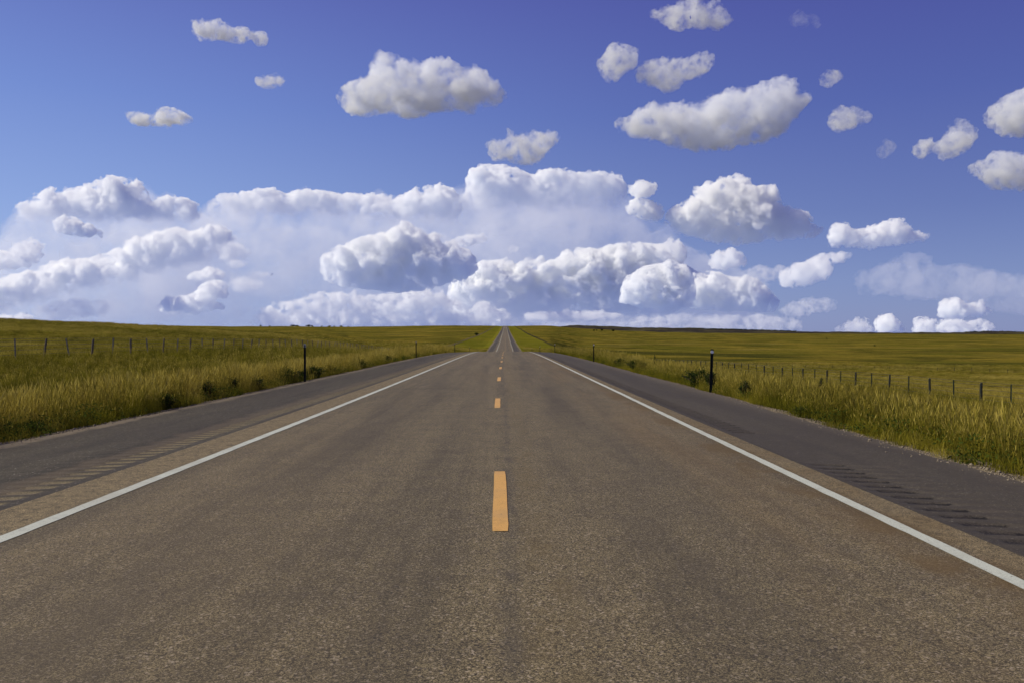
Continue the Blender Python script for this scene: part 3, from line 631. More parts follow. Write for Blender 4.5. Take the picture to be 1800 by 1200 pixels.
def verge_weeds():
    r = np.random.default_rng(41); V, Fc = [], []
    for k in range(230):
        lft = k % 5 < 3; Y = 11 + 75 * r.uniform() ** 1.4; x = (-8.75 - abs(r.normal(0, .45))) if lft else float(right_edge(Y)) + 0.5 + abs(r.normal(0, 1.1)); z = float(land_z(np.array([x]), np.array([Y]))[0]); w, h = r.uniform(.12, .32), r.uniform(.15, .5)
        for j in range(110):
            c = np.array([x, Y, z]) + [r.normal(0, w), r.normal(0, w), h * r.uniform(0.05, 1)]; d = r.normal(size=3) + [0, 0, .5]; d /= np.linalg.norm(d); e = np.cross(d, r.normal(size=3)); e /= np.linalg.norm(e); L = .05 * r.uniform(.6, 1.4); b = len(V)
            V += [c, c + d * L * .5 + e * L * .25, c + d * L, c + d * L * .5 - e * L * .25]; Fc.append((b, b+1, b+2, b+3))
    tag(link('low_weeds', mesh_np('low_weeds', np.array(V), np.array(Fc), [LEAF_O])), 'low leafy green plants mixed into the grass along the pavement edges', 'weeds', kind='stuff')
verge_weeds()
def at(px, Yd): return (px - VX) / F * Yd
SB = 'lone dark shrubs out in the fields'
for i, (px, Yd, s, p, lab) in enumerate([
    (997, 210, 2.0, 0, 'left one of a pair of dark shrubs in the field right of the road'),
    (1001.5, 206, 2.2, 1, 'right one of a pair of dark shrubs in the field right of the road'),
    (1059, 150, 1.3, 2, 'low dark shrub in the field beyond the second right hand post'),
    (838, 900, 5, 2, 'dark scrub by the left fence on the far slope'),
    (1044, 2150, 8, 0, 'small far shrub below the dark hills, left'), (1049, 2150, 7, 1, 'small far shrub below the dark hills, second'),
    (1058, 2200, 8, 2, 'small far shrub below the dark hills, third'), (1078, 2200, 9, 2, 'small far shrub below the dark hills, fourth'),
    (1455, 1500, 3.5, 0, 'small lone shrub far across the right hand plain'), (1540, 800, 2.4, 2, 'low dark shrub far off in the right hand plain')]):
    weed('shrub', at(px, Yd), Yd, s, p, lab, 'shrub', SB, i)

# ------------------------------------------------------------------ far trees on the skyline
MAT_FOL = leaf_mat('far_tree_foliage', (0.014, 0.020, 0.012), (0.034, 0.042, 0.022)); BARK = wood('tree_bark', (0.03, 0.025, 0.02), (0.07, 0.06, 0.05))
def tree_meshes(seed, w, h):
    r = np.random.default_rng(seed); V, Fc = [], []
    cl = [(r.normal(0, .22 * w), r.normal(0, .22 * w), h * r.uniform(.35, .85), r.uniform(.14, .26) * w) for _ in range(14)]
    for k in range(900):
        c = cl[r.integers(len(cl))]; d = r.normal(size=3); d /= np.linalg.norm(d); p = np.array(c[:3]) + d * c[3] * r.uniform(.6, 1.1) * [1, 1, .8]
        e = np.cross(d, r.normal(size=3)); e /= np.linalg.norm(e); g = np.cross(d, e); L = 0.05 * w * r.uniform(.6, 1.4); b = len(V)
        V += [p - e*L, p + g*L*.6, p + e*L, p - g*L*.6]; Fc.append((b, b+1, b+2, b+3))
    tv, tf = tube([(0, 0, -h*.05), (0.02*w, 0, h*.3), (-.01*w, .01*w, h*.7)], 0.03 * h, 6); bv, bf = tube([(0.01*w, 0, h*.25), (.2*w, .05*w, h*.6)], 0.015 * h, 5); b2, f2 = tube([(0.01*w, 0, h*.3), (-.2*w, -.05*w, h*.65)], 0.015 * h, 5)
    return mesh_np('crown', np.array(V), np.array(Fc), [MAT_FOL]), mesh_np('trunk', np.vstack([tv, bv, b2]), np.vstack([tf, bf + len(tv), f2 + len(tv) + len(bv)]), [BARK])
TP = [tree_meshes(51, 9, 7), tree_meshes(52, 13, 6.5), tree_meshes(53, 7, 8)]
LT = ['small round tree on the skyline, leftmost of the far left row', 'tiny tree on the left skyline, second of the far row', 'wide dark tree on the left skyline, third of the far row', 'dark tree on the left skyline, fourth of the far row', 'wide low tree on the left skyline, fifth of the far row', 'dark tree on the left skyline, sixth of the far row', 'small tree on the left skyline, seventh of the far row', 'small tree on the left skyline, eighth of the far row', 'tiny tree on the left skyline, ninth of the far row', 'tiny tree on the left skyline, tenth of the far row', 'tiny tree nearest the road on the left skyline']
for i, (px, s, p) in enumerate([(459, .8, 0), (475, .7, 2), (516, 1.0, 1), (523, .9, 1), (543, 1.1, 1), (549, .9, 0), (566, .7, 0), (580, .8, 1), (588, .7, 0), (600, .8, 1), (612, .6, 2)]):
    Yd = 2560 + 17 * i; x = at(px, Yd); r = bpy.data.objects.new('tree', None); COL.objects.link(r); r.location = (x, Yd, float(land_z(np.array([x]), np.array([float(Yd)]))[0]) - .5); r.scale = (s, s, s); r.rotation_euler = (0, 0, i * 2.1)
    tag(r, LT[i], 'tree', 'far trees on the left skyline'); link('crown', TP[p][0], r); link('trunk', TP[p][1], r)
def far_wood():
    r = np.random.default_rng(77); V, Fc = [], []
    px = np.array([1180, 1200, 1300, 1400, 1500.]); py = np.array([576.5, 577, 580, 583, 585.]); TX = np.concatenate([r.uniform(1205, 1400, 330), r.uniform(1500, 1545, 25), r.uniform(1700, 1800, 90)])
    for tx in TX:
        Yd = r.uniform(5300, 5500); hgt = r.uniform(5, 12); x = at(tx, Yd); pyy = np.interp(tx, [1180, 1200, 1300, 1400, 1500, 1600, 1680, 1740, 1800], [576.5, 577, 580, 583, 585, 586.2, 585.6, 583.2, 584.2]); z = EYE + (HY - pyy) / F * 5200 - 2
        for k in range(26):
            p = np.array([x, Yd, z]) + r.normal(size=3) * [hgt*.6, hgt*.4, hgt*.25] + [0, 0, hgt*.3]; d = r.normal(size=3); d /= np.linalg.norm(d); e = np.cross(d, r.normal(size=3)); e /= np.linalg.norm(e); L = hgt * .22; b = len(V)
            V += [p - e*L, p + d*L, p + e*L, p - d*L]; Fc.append((b, b+1, b+2, b+3))
    tag(link('far_forest', mesh_np('far_forest', np.array(V), np.array(Fc), [MAT_FOL])), 'dark line of trees along the top of the far right hills', 'forest', kind='stuff')
far_wood()
S.cycles.volume_step_rate = 0.4
# ------------------------------------------------------------------ clouds: closed billowing hulls filled with droplets
_b = bmesh.new(); bmesh.ops.create_icosphere(_b, subdivisions=2, radius=1); _b.verts.ensure_lookup_table()
IV = np.array([v.co[:] for v in _b.verts]); IT = np.array([[v.index for v in f.verts] for f in _b.faces]); _b.free()

def poly_dist(pts, poly):
    """signed distance (positive inside) from 2-D points to a closed outline"""
    a = np.array(poly, float); b = np.roll(a, -1, 0)
    d = np.full(len(pts), 1e9); ins = np.zeros(len(pts), bool)
    for (ax, ay), (bx, by) in zip(a, b):
        e = np.array([bx - ax, by - ay]); w = pts - [ax, ay]
        t = np.clip((w @ e) / (e @ e + 1e-9), 0, 1)
        d = np.minimum(d, np.hypot(*(w - t[:, None] * e).T))
        c = ((ay > pts[:, 1]) != (by > pts[:, 1])) & (pts[:, 0] < (bx - ax) * (pts[:, 1] - ay) / (by - ay + 1e-12) + ax)
        ins ^= c
    return np.where(ins, d, -d)

def cloud(poly, Y, dens, label, seed, rmax=30, thick=1.0, vox=1.35, soft=0.0, bump=1.0, col=(.988, .993, 1.0), buds=1.0, fade=None, fs=20.0, t0=0.45, tw=0.07, puff=2.0, extra=(), slope=0.0, rough=0.62):
    """outline as seen from the road at distance Y; filled with spheres at different depths, budded, fused, roughened.
    dens: optical depth per photo pixel of cloud"""
    rng = np.random.default_rng(seed); k = Y / F
    circ = None
    if len(poly[0]) == 3: circ = np.array(poly, float); poly = [(p[0], p[1]) for p in poly]
    pl = np.array(poly, float); lo, hi = pl.min(0), pl.max(0)
    sph = []
    if circ is not None: sph = [(a, b, rng.uniform(-1, 1) * 1.3 * r * thick, r * 1.05) for a, b, r in circ]
    else:
        pts = rng.uniform(lo, hi, (int(max(1500, np.prod(hi - lo) * 0.12)), 2)); D = poly_dist(pts, poly)
        pts = pts[D > 1.5]; D = np.minimum(D[D > 1.5], rmax)
        order = np.argsort(-D); pts, D = pts[order], D[order]
        alive = np.ones(len(pts), bool)
        for i in range(len(pts)):
            if not alive[i]: continue
            r = D[i]
            if r < 2.2: break
            sph.append((pts[i, 0], pts[i, 1], rng.uniform(-1, 1) * thick * (0.35 * rmax + 0.5 * r), r * 1.02 + puff))
            alive &= np.hypot(*(pts - pts[i]).T) > r * 0.62
    sph += [(a, b, -rng.uniform(0.3, 1.2) * rmax * thick * 0.6, r * 1.12) for a, b, r in extra]
    A = np.array(sph)
    gen = A[A[:, 3] > 4]
    for n in (int(9 * buds), int(5 * buds)):
        if n < 1 or not len(gen): break
        m = len(gen) * n
        d = rng.normal(size=(m, 3)) + [0, -0.5, -0.9]      # screen right, down, towards depth: up and to the front
        d /= np.linalg.norm(d, axis=1)[:, None]
        g = np.repeat(gen, n, 0); rr = g[:, 3] * rng.uniform(0.25, 0.52, m)
        q = np.column_stack([g[:, 0] + d[:, 0] * g[:, 3] * 0.86, g[:, 1] + d[:, 1] * g[:, 3] * 0.86, g[:, 2] + d[:, 2] * g[:, 3] * 0.86, rr])
        keep = ((rr > 1.8) if circ is not None else (poly_dist(q[:, :2], poly) > rr * 0.45) & (rr > 1.8))
        q = q[keep]
        if len(q) > 4000: q = q[rng.permutation(len(q))[:4000]]
        A = np.vstack([A, q]); gen = q[q[:, 3] > 4]
    ctr = P(*pl.mean(0), Y)
    C = np.column_stack([(A[:, 0] - VX) * k, Y + A[:, 2] * k, EYE + (HY - A[:, 1]) * k]) - np.array(ctr)
    V = (IV[None] * (A[:, 3] * k)[:, None, None] + C[:, None]).reshape(-1, 3)
    T = (IT[None] + np.arange(len(A))[:, None, None] * len(IV)).reshape(-1, 3)
    mt = bpy.data.materials.new('cloud_droplets'); mt.use_nodes = True; q = mt.node_tree; q.nodes.clear()
    out = q.nodes.new('ShaderNodeOutputMaterial'); v = q.nodes.new('ShaderNodeVolumePrincipled')
    v.inputs['Color'].default_value = (*col, 1); v.inputs['Density'].default_value = dens / k; v.inputs['Anisotropy'].default_value = 0.15
    q.links.new(v.outputs[0], out.inputs['Volume'])
    # droplets gather in billows: fractal noise with a crisp threshold, thinning out towards a faded base if asked
    def nd(kind, **kw):
        x = q.nodes.new(kind)
        for a_, b_ in kw.items(): setattr(x, a_, b_)
        return x
    def mrng(src, *vals):
        x = nd('ShaderNodeMapRange', interpolation_type='SMOOTHSTEP'); q.links.new(src, x.inputs[0])
        for i_, v_ in enumerate(vals): x.inputs[i_ + 1].default_value = v_
        return x.outputs[0]
    co_ = nd('ShaderNodeTexCoord').outputs['Object']
    nz = nd('ShaderNodeTexNoise'); nz.inputs['Scale'].default_value = 1 / (fs * k); nz.inputs['Detail'].default_value = 5; nz.inputs['Roughness'].default_value = rough; nz.inputs['Distortion'].default_value = 0.3
    of = nd('ShaderNodeVectorMath', operation='ADD'); of.inputs[1].default_value = (seed * 91.7 * k, seed * 37.1 * k, 0); q.links.new(co_, of.inputs[0]); q.links.new(of.outputs[0], nz.inputs['Vector'])
    d_ = mrng(nz.outputs['Fac'], t0 - tw, t0 + tw, 0.0, dens / k)
    if fade:
        sl_ = nd('ShaderNodeVectorMath', operation='DOT_PRODUCT'); sl_.inputs[1].default_value = (-slope, 0, 1); q.links.new(co_, sl_.inputs[0]); zc = pl.mean(0)[1]
        pw = nd('ShaderNodeMath', operation='POWER'); pw.inputs[1].default_value = 2.5; q.links.new(mrng(sl_.outputs['Value'], (zc - fade[0]) * k, (zc - fade[1]) * k, 0.0, 1.0), pw.inputs[0])
        mu = nd('ShaderNodeMath', operation='MULTIPLY'); q.links.new(d_, mu.inputs[0]); q.links.new(pw.outputs[0], mu.inputs[1]); d_ = mu.outputs[0]
    q.links.new(d_, v.inputs['Density'])
    me = mesh_np('cloud', V, T, [mt])
    ob = link('cloud', me); ob.location = ctr
    m = ob.modifiers.new('fuse', 'REMESH'); m.mode = 'VOXEL'; m.voxel_size = vox * k
    for kind, s, st in (('CLOUDS', 30, 10), ('VORONOI', 13, -6.0), ('VORONOI', 6, -3.2), ('CLOUDS', 4, 2.4)):
        tx = bpy.data.textures.new('billow', kind); tx.noise_scale = s * k
        if kind == 'CLOUDS': tx.noise_depth = 3
        dm = ob.modifiers.new('billow', 'DISPLACE'); dm.texture = tx; dm.strength = st * k * bump; dm.texture_coords = 'LOCAL'
        dm.mid_level = 0.5 if kind == 'CLOUDS' else 0.35
    tag(ob, label, 'cloud', 'clouds in the blue sky')
    return ob
# upper, separate clouds
cloud([(595,170),(625,150),(655,140),(655,115),(668,101),(700,108),(720,106),(740,118),(760,116),(775,109),(795,118),(815,130),(832,120),(858,133),(860,145),(885,155),(888,170),(870,187),(835,190),(830,200),(805,190),(760,200),(720,203),(680,200),(640,205),(612,200),(600,185)], 5500, 0.0893, 'large ragged white cloud high in the sky left of centre', 1, fs=30, t0=0.53, tw=0.12, puff=5.0, rough=0.68, col=(.958, .972, 1.0))
cloud([(1080,215),(1105,210),(1130,190),(1160,186),(1190,190),(1235,180),(1290,160),(1320,157),(1345,150),(1367,136),(1385,150),(1400,165),(1422,172),(1410,190),(1395,208),(1380,232),(1340,250),(1280,258),(1220,263),(1180,255),(1150,240),(1110,238),(1090,228)], 6500, 0.0992, 'long white cloud with a raised peak at its right end, high on the right', 2, fs=30, t0=0.53, tw=0.12, puff=5.0, rough=0.68, col=(.958, .972, 1.0))
cloud([(1052,110),(1065,95),(1078,76),(1095,85),(1120,95),(1118,115),(1095,130),(1080,143),(1060,135)], 4600, 0.0694, 'small pointed white cloud joined to the left of a ragged one, high right of centre', 3, fs=18, t0=0.53, tw=0.12, puff=5.0, rough=0.68, col=(.958, .972, 1.0))
cloud([(1115,135),(1130,115),(1165,103),(1180,108),(1210,105),(1235,100),(1245,97),(1253,112),(1235,130),(1205,140),(1190,157),(1150,148)], 4600, 0.0694, 'low ragged white cloud with an upturned right tip, above the long peaked cloud', 4, fs=18, t0=0.53, tw=0.12, puff=5.0, rough=0.68, col=(.958, .972, 1.0))
cloud([(1135,28),(1175,18),(1200,3),(1225,5),(1235,18),(1255,8),(1272,25),(1285,40),(1265,50),(1225,45),(1190,48),(1160,35)], 4000, 0.0694, 'white cloud touching the top of the sky right of centre', 5, fs=18, t0=0.53, tw=0.12, puff=5.0, rough=0.68, col=(.958, .972, 1.0))
cloud([(348,44),(360,42),(371,45),(389,42),(407,52),(433,56),(447,66),(470,61),(472,71),(460,82),(447,73),(411,76),(393,68),(349,69)], 4200, 0.119, 'thin ragged cloud slanting down to the right, highest on the left', 6, fs=18, t0=0.53, tw=0.12, puff=5.0, rough=0.68, col=(.958, .972, 1.0))
cloud([(224,209),(244,201),(262,206),(277,214),(280,202),(300,197),(316,197),(333,207),(340,213),(316,219),(293,222),(273,218),(256,222),(240,216)], 6000, 0.159, 'small double puff of white cloud alone in the sky on the left', 7, fs=18, t0=0.53, tw=0.12, puff=5.0, rough=0.68, col=(.958, .972, 1.0))
cloud([(451,145),(467,138),(478,141),(490,137),(502,143),(500,152),(478,153),(462,152)], 5000, 0.0694, 'tiny faint wisp of cloud below the slanting ragged cloud', 8, fs=18, t0=0.53, tw=0.12, puff=5.0, rough=0.68, col=(.958, .972, 1.0))
cloud([(858,255),(870,250),(888,250),(893,230),(905,242),(930,240),(950,240),(968,235),(985,245),(965,258),(950,280),(930,292),(900,283),(865,278)], 7000, 0.0794, 'grey white puff with a spiked top just above the tall centre cloud', 9, fs=18, t0=0.53, tw=0.12, puff=5.0, rough=0.68, col=(.958, .972, 1.0))
cloud([(1447,130),(1460,127),(1475,132),(1475,145),(1460,150),(1448,142)], 4600, 0.0595, 'tiny round faint puff high on the right', 10, fs=18, t0=0.53, tw=0.12, puff=5.0, rough=0.68, col=(.958, .972, 1.0))
cloud([(1463,200),(1480,187),(1495,195),(1520,202),(1532,208),(1515,218),(1495,222),(1485,232),(1468,220)], 5600, 0.0595, 'small faint puff right of the peaked end of the long cloud', 11, fs=18, t0=0.53, tw=0.12, puff=5.0, rough=0.68, col=(.958, .972, 1.0))
cloud([(1612,262),(1625,248),(1640,243),(1632,270),(1618,278)], 6800, 0.0992, 'tiny upright puff at the left of a larger upright puff near the right edge', 12, fs=18, t0=0.53, tw=0.12, puff=5.0, rough=0.68, col=(.958, .972, 1.0))
cloud([(1648,255),(1665,240),(1675,232),(1680,213),(1692,212),(1702,228),(1712,240),(1700,255),(1690,272),(1670,275),(1652,268)], 6800, 0.0893, 'small upright white puff between two edge clouds and a tiny puff', 13, fs=18, t0=0.53, tw=0.12, puff=5.0, rough=0.68, col=(.958, .972, 1.0))
cloud([(1740,200),(1752,180),(1775,170),(1790,160),(1830,158),(1850,200),(1820,235),(1790,236),(1760,230),(1745,215)], 5600, 0.0992, 'upper of two white clouds cut by the right edge', 14, fs=18, t0=0.53, tw=0.12, puff=5.0, rough=0.68, col=(.958, .972, 1.0))
cloud([(1703,295),(1725,285),(1745,270),(1775,270),(1795,275),(1840,280),(1850,310),(1820,330),(1770,333),(1745,322),(1728,305)], 8000, 0.0992, 'lower of two white clouds cut by the right edge', 15, fs=18, t0=0.53, tw=0.12, puff=5.0, rough=0.68, col=(.958, .972, 1.0))
# middle height
cloud([(1165,385),(1185,365),(1210,352),(1222,345),(1218,332),(1235,330),(1260,322),(1280,312),(1295,308),(1312,320),(1325,335),(1355,328),(1362,345),(1368,360),(1395,370),(1418,375),(1420,390),(1440,400),(1435,412),(1400,415),(1350,422),(1300,428),(1240,420),(1190,405)], 13000, 0.2, 'big heaped cloud with a white pointed top and grey flat base, right of centre', 16, fs=24, t0=0.5, tw=0.06, puff=4.5, rough=0.66)
cloud([(1105,330),(1125,318),(1155,325),(1145,345),(1120,345)], 13000, 0.24, 'small puff beside the top of the big heaped cloud', 17, fs=16, t0=0.5, tw=0.06, puff=4.5, rough=0.66)
cloud([(1102,370),(1110,352),(1130,352),(1155,358),(1165,380),(1150,388),(1130,382)], 13000, 0.24, 'small puff against the left foot of the big heaped cloud', 18, fs=16, t0=0.5, tw=0.06, puff=4.5, rough=0.66)
cloud([(1458,420),(1462,398),(1480,392),(1498,405),(1520,405),(1545,395),(1572,387),(1590,402),(1625,412),(1630,422),(1590,425),(1540,435),(1500,430),(1470,432)], 15000, 0.24, 'flat based double cloud right of the big heaped cloud', 19, fs=16, t0=0.5, tw=0.06, puff=4.5, rough=0.66)
cloud([(567,460),(575,450),(600,440),(625,425),(645,418),(680,415),(700,400),(715,393),(728,400),(740,410),(752,418),(765,413),(775,430),(800,430),(820,440),(835,455),(835,475),(815,490),(790,495),(745,508),(690,512),(640,505),(600,500),(570,490)], 20000, 0.22, 'heaped cloud with a bright left side and dark grey base, left of the road', 20, vox=1.5, bump=0.8, fs=24.0, t0=0.5, tw=0.05, puff=5.0, rough=0.66, col=(.986, .993, 1.0), rmax=22, thick=1.0, extra=[(713,407,14),(700,423,20),(733,423,20),(673,430,20),(640,437,17),(610,453,17),(587,463,17),(580,477,10),(650,457,27),(700,453,30),(760,443,23),(767,423,13),(783,427,13),(800,440,20),(817,457,17),(783,467,26),(733,478,26),(667,483,18),(633,480,17),(600,478,12),(760,485,16),(700,490,14)])
# the far bank
far = dict(col=(.984, .991, 1.0), fs=26.0)
cloud([(45,395),(50,370),(75,350),(105,335),(150,335),(180,325),(205,318),(245,317),(252,330),(265,345),(262,360),(300,350),(335,352),(355,375),(340,392),(280,400),(215,405),(180,415),(130,415),(90,408)], 26000, 0.24, 'large bright cloud bank at the left with a dark spot under it', 21, vox=1.5, bump=0.8, fs=24.0, t0=0.5, tw=0.05, puff=5.0, rough=0.66, col=(.986, .993, 1.0), rmax=22, thick=1.0, fade=(412,350), extra=[(67,370,15),(93,350,13),(113,347,12),(143,343,12),(173,340,11),(200,330,12),(223,327,9),(243,325,8),(50,387,11),(83,377,18),(117,370,18),(150,360,15),(180,353,14),(207,347,14),(267,377,8),(287,370,11),(310,362,11),(330,360,11),(350,377,8),(110,396,11),(130,401,12),(150,404,9),(168,409,5),(90,392,10)])
cloud([(-60,570),(-60,500),(0,500),(25,490),(60,480),(100,465),(130,460),(170,455),(215,440),(225,428),(260,420),(290,410),(320,403),(350,415),(380,400),(400,405),(410,420),(400,450),(360,480),(280,505),(220,530),(100,550),(-20,575)], 32000, 0.24, 'long cloud bank climbing from the left edge towards the centre', 22, vox=1.5, bump=0.8, fs=24.0, t0=0.5, tw=0.05, puff=5.0, rough=0.66, col=(.986, .993, 1.0), rmax=22, thick=1.0, fade=(520,462), slope=0.25, extra=[(110,477,12),(83,483,11),(53,493,12),(20,507,15),(160,467,12),(187,467,12),(207,463,11),(233,447,15),(260,433,12),(277,430,9),(300,413,12),(323,415,12),(360,413,12),(383,410,11),(403,413,8),(167,483,15),(200,487,15),(240,460,15),(217,480,12),(133,487,15),(100,507,17),(277,450,13),(-10,520,18),(30,530,18),(-30,510,16),(60,515,16)])
cloud([(368,385),(385,355),(420,345),(455,338),(480,335),(505,345),(540,338),(580,342),(620,345),(690,345),(680,365),(640,385),(560,405),(450,405),(370,400)], 36000, 0.2, 'pale flat topped cloud bank left of centre behind the others', 23, vox=1.5, bump=0.8, fs=24.0, t0=0.5, tw=0.05, puff=5.0, rough=0.66, col=(.986, .993, 1.0), rmax=22, thick=1.0, fade=(400,345), extra=[(383,370,14),(400,357,15),(415,355,12),(433,353,12),(460,350,13),(480,345,11),(497,350,11),(520,350,12),(540,350,11),(567,350,11),(587,353,11),(620,355,10),(650,355,9),(680,354,7),(410,372,14),(450,370,14),(530,368,12),(600,368,11)])
cloud([(620,400),(650,370),(700,350),(740,332),(780,330),(808,345),(812,365),(800,395),(740,405),(640,412)], 35500, 0.22, 'pale rounded cloud bank sloping down left beside the tall centre cloud', 24, vox=1.5, bump=0.8, fs=24.0, t0=0.5, tw=0.05, puff=5.0, rough=0.66, col=(.986, .993, 1.0), rmax=22, thick=1.0, fade=(415,345), extra=[(747,347,14),(770,343,13),(790,343,12),(727,357,15),(700,367,15),(680,380,12),(650,380,17),(633,390,11),(780,360,17),(750,370,16),(715,380,15)])
cloud([(805,390),(805,360),(822,340),(820,315),(840,296),(880,293),(915,305),(940,312),(950,303),(990,303),(1030,310),(1060,305),(1085,310),(1100,330),(1100,350),(1060,380),(980,395),(900,410),(830,410)], 35000, 0.22, 'tall pale cloud bank with a domed left tower above the road', 25, vox=1.5, bump=0.8, fs=24.0, t0=0.5, tw=0.05, puff=5.0, rough=0.66, col=(.986, .993, 1.0), rmax=22, thick=1.0, fade=(400,310), extra=[(833,310,12),(853,303,10),(873,305,11),(893,307,12),(913,310,9),(837,340,18),(820,357,15),(813,373,9),(950,313,10),(973,312,11),(1000,313,10),(1023,317,10),(1047,317,10),(1063,313,8),(1080,317,8),(1090,327,7),(850,323,18),(883,323,18),(917,330,16),(1000,353,11),(1012,350,9),(1040,355,8),(960,328,14),(1000,332,14),(1045,332,12),(870,350,18)])
cloud([(780,572),(790,510),(800,490),(830,480),(845,462),(880,458),(900,470),(920,465),(960,465),(985,455),(1010,440),(1045,440),(1065,435),(1100,430),(1130,432),(1165,432),(1180,418),(1200,430),(1205,445),(1195,465),(1215,475),(1260,500),(1240,530),(1180,550),(1060,572),(900,578)], 30000, 0.28, 'wide lumpy cloud bank low over the end of the road', 26, vox=1.5, bump=0.8, fs=24.0, t0=0.5, tw=0.05, puff=5.0, rough=0.66, col=(.986, .993, 1.0), rmax=22, thick=1.0, fade=(610,500), extra=[(857,470,13),(893,467,13),(930,467,14),(950,457,8),(1000,457,18),(1033,450,14),(1060,450,12),(967,480,18),(933,493,18),(900,483,14),(1020,480,20),(1067,467,18),(1093,450,18),(1113,443,12),(1143,440,13),(1180,427,11),(1190,447,13),(1083,470,18),(1127,467,14),(1067,510,20),(1033,520,24),(1100,523,18),(813,497,18),(860,510,18),(833,513,14),(890,520,14),(933,527,20),(983,513,24),(1060,540,16),(1000,548,16),(950,550,14)])
cloud([(1090,530),(1100,490),(1130,472),(1165,465),(1200,465),(1212,485),(1220,510),(1215,535),(1160,545)], 24000, 0.25, 'bright rounded lump at the front of the low cloud bank right of the road', 27, vox=1.5, bump=0.8, fs=24.0, t0=0.5, tw=0.05, puff=5.0, rough=0.66, col=(.986, .993, 1.0), rmax=22, thick=1.0, extra=[(1167,487,24),(1140,493,18),(1187,480,16),(1110,510,14),(1180,510,20),(1150,520,16),(1205,505,14),(1125,532,12),(1165,540,12)])
cloud([(1215,500),(1220,482),(1250,480),(1285,490),(1330,492),(1350,515),(1368,535),(1362,547),(1330,545),(1270,545),(1225,540),(1195,530)], 25000, 0.25, 'grey based lump at the right end of the low cloud bank', 28, vox=1.5, bump=0.8, fs=24.0, t0=0.5, tw=0.05, puff=5.0, rough=0.66, col=(.986, .993, 1.0), rmax=22, thick=1.0, extra=[(1233,493,16),(1260,493,14),(1240,517,20),(1300,507,16),(1327,520,18),(1350,537,10),(1283,527,16),(1215,530,12),(1320,537,12),(1250,535,12)])
cloud([(450,556),(470,540),(500,530),(560,518),(600,515),(650,520),(700,513),(760,508),(800,525),(830,545),(900,550),(900,578),(440,578)], 22500, .13, 'low broken cloud bank on the horizon left of the road', 29, vox=1.6, fs=17.0, t0=0.51, tw=0.06, rmax=13, col=(.986, .993, 1.0), extra=[(470,548,11),(495,545,14),(520,538,15),(545,530,14),(570,525,14),(600,530,17),(625,525,15),(650,530,14),(560,545,14),(590,552,14),(630,545,17),(665,545,14),(700,540,17),(735,535,17),(745,520,14),(770,520,17),(760,550,19),(800,545,19),(690,560,14),(720,562,14),(535,572,9),(560,572,11),(590,571,11),(850,550,21),(880,560,17),(830,570,17)])
cloud([(285,540),(300,525),(340,520),(370,495),(395,497),(400,520),(370,528),(400,540),(350,550),(290,550)], 21500, 0.216, 'small stepped cloud low on the left near the horizon', 30, fs=15.0, t0=0.5, tw=0.06, puff=4.0, rough=0.66, col=(.986, .993, 1.0))
cloud([(335,490),(350,478),(375,470),(395,478),(395,490),(365,494)], 22500, 0.195, 'faint small puff above the low stepped cloud', 31, fs=15.0, t0=0.5, tw=0.06, puff=4.0, rough=0.66, col=(.986, .993, 1.0))
cloud([(-40,470),(0,445),(40,440),(60,420),(75,430),(75,455),(50,470),(0,475)], 36000, 0.156, 'faint white cloud at the left edge between two banks', 32, vox=2, fs=15.0, t0=0.5, tw=0.06, puff=4.0, rough=0.66, col=(.986, .993, 1.0))
cloud([(798,430),(805,418),(830,413),(858,415),(855,425),(825,430)], 26000, 0.192, 'thin little cloud right above the dark based cloud', 33, fs=15.0, t0=0.5, tw=0.06, puff=4.0, rough=0.66, col=(.986, .993, 1.0))
cloud([(1250,460),(1252,445),(1285,438),(1300,450),(1315,465),(1280,472),(1255,470)], 24000, 0.195, 'faint puff under the big heaped cloud', 34, fs=15.0, t0=0.5, tw=0.06, puff=4.0, rough=0.66, col=(.986, .993, 1.0))
cloud([(1368,500),(1385,470),(1405,462),(1425,462),(1435,450),(1460,446),(1495,447),(1490,455),(1465,462),(1450,490),(1420,500),(1395,505)], 30000, 0.144, 'slanting cloud low on the right with a raised right arm', 35, fs=15.0, t0=0.5, tw=0.06, puff=4.0, rough=0.66, col=(.986, .993, 1.0))
cloud([(1500,500),(1510,475),(1560,465),(1590,445),(1625,442),(1640,465),(1700,468),(1790,480),(1850,490),(1850,560),(1700,540),(1600,520),(1530,520)], 42000, 0.01, 'wide faint cloud veil low on the right', 36, vox=3, **far)
cloud([(1472,584),(1482,573),(1495,570),(1505,562),(1520,559),(1530,572),(1536,584)], 34000, 0.168, 'leftmost of four small clouds on the right horizon', 37, fs=15.0, t0=0.5, tw=0.06, puff=4.0, rough=0.66, col=(.986, .993, 1.0))
cloud([(1545,584),(1548,565),(1560,552),(1575,555),(1580,568),(1592,582)], 33000, 0.288, 'brightest small cloud standing on the right horizon', 38, fs=15.0, t0=0.5, tw=0.06, puff=4.0, rough=0.66, col=(.986, .993, 1.0))
cloud([(1613,588),(1616,565),(1625,556),(1638,562),(1640,588)], 34000, 0.24, 'narrow small cloud standing on the right horizon', 39, fs=15.0, t0=0.5, tw=0.06, puff=4.0, rough=0.66, col=(.986, .993, 1.0))
cloud([(1648,588),(1652,575),(1665,563),(1685,559),(1700,569),(1712,562),(1728,560),(1740,572),(1745,588)], 34000, 0.24, 'lower of two stacked clouds on the right horizon', 40, fs=15.0, t0=0.5, tw=0.06, puff=4.0, rough=0.66, col=(.986, .993, 1.0))
cloud([(1657,545),(1665,530),(1680,524),(1695,530),(1703,537),(1720,528),(1737,545),(1730,555),(1690,558),(1660,556)], 28000, 0.288, 'upper of two stacked clouds on the right horizon', 41, fs=15.0, t0=0.5, tw=0.06, puff=4.0, rough=0.66, col=(.986, .993, 1.0))
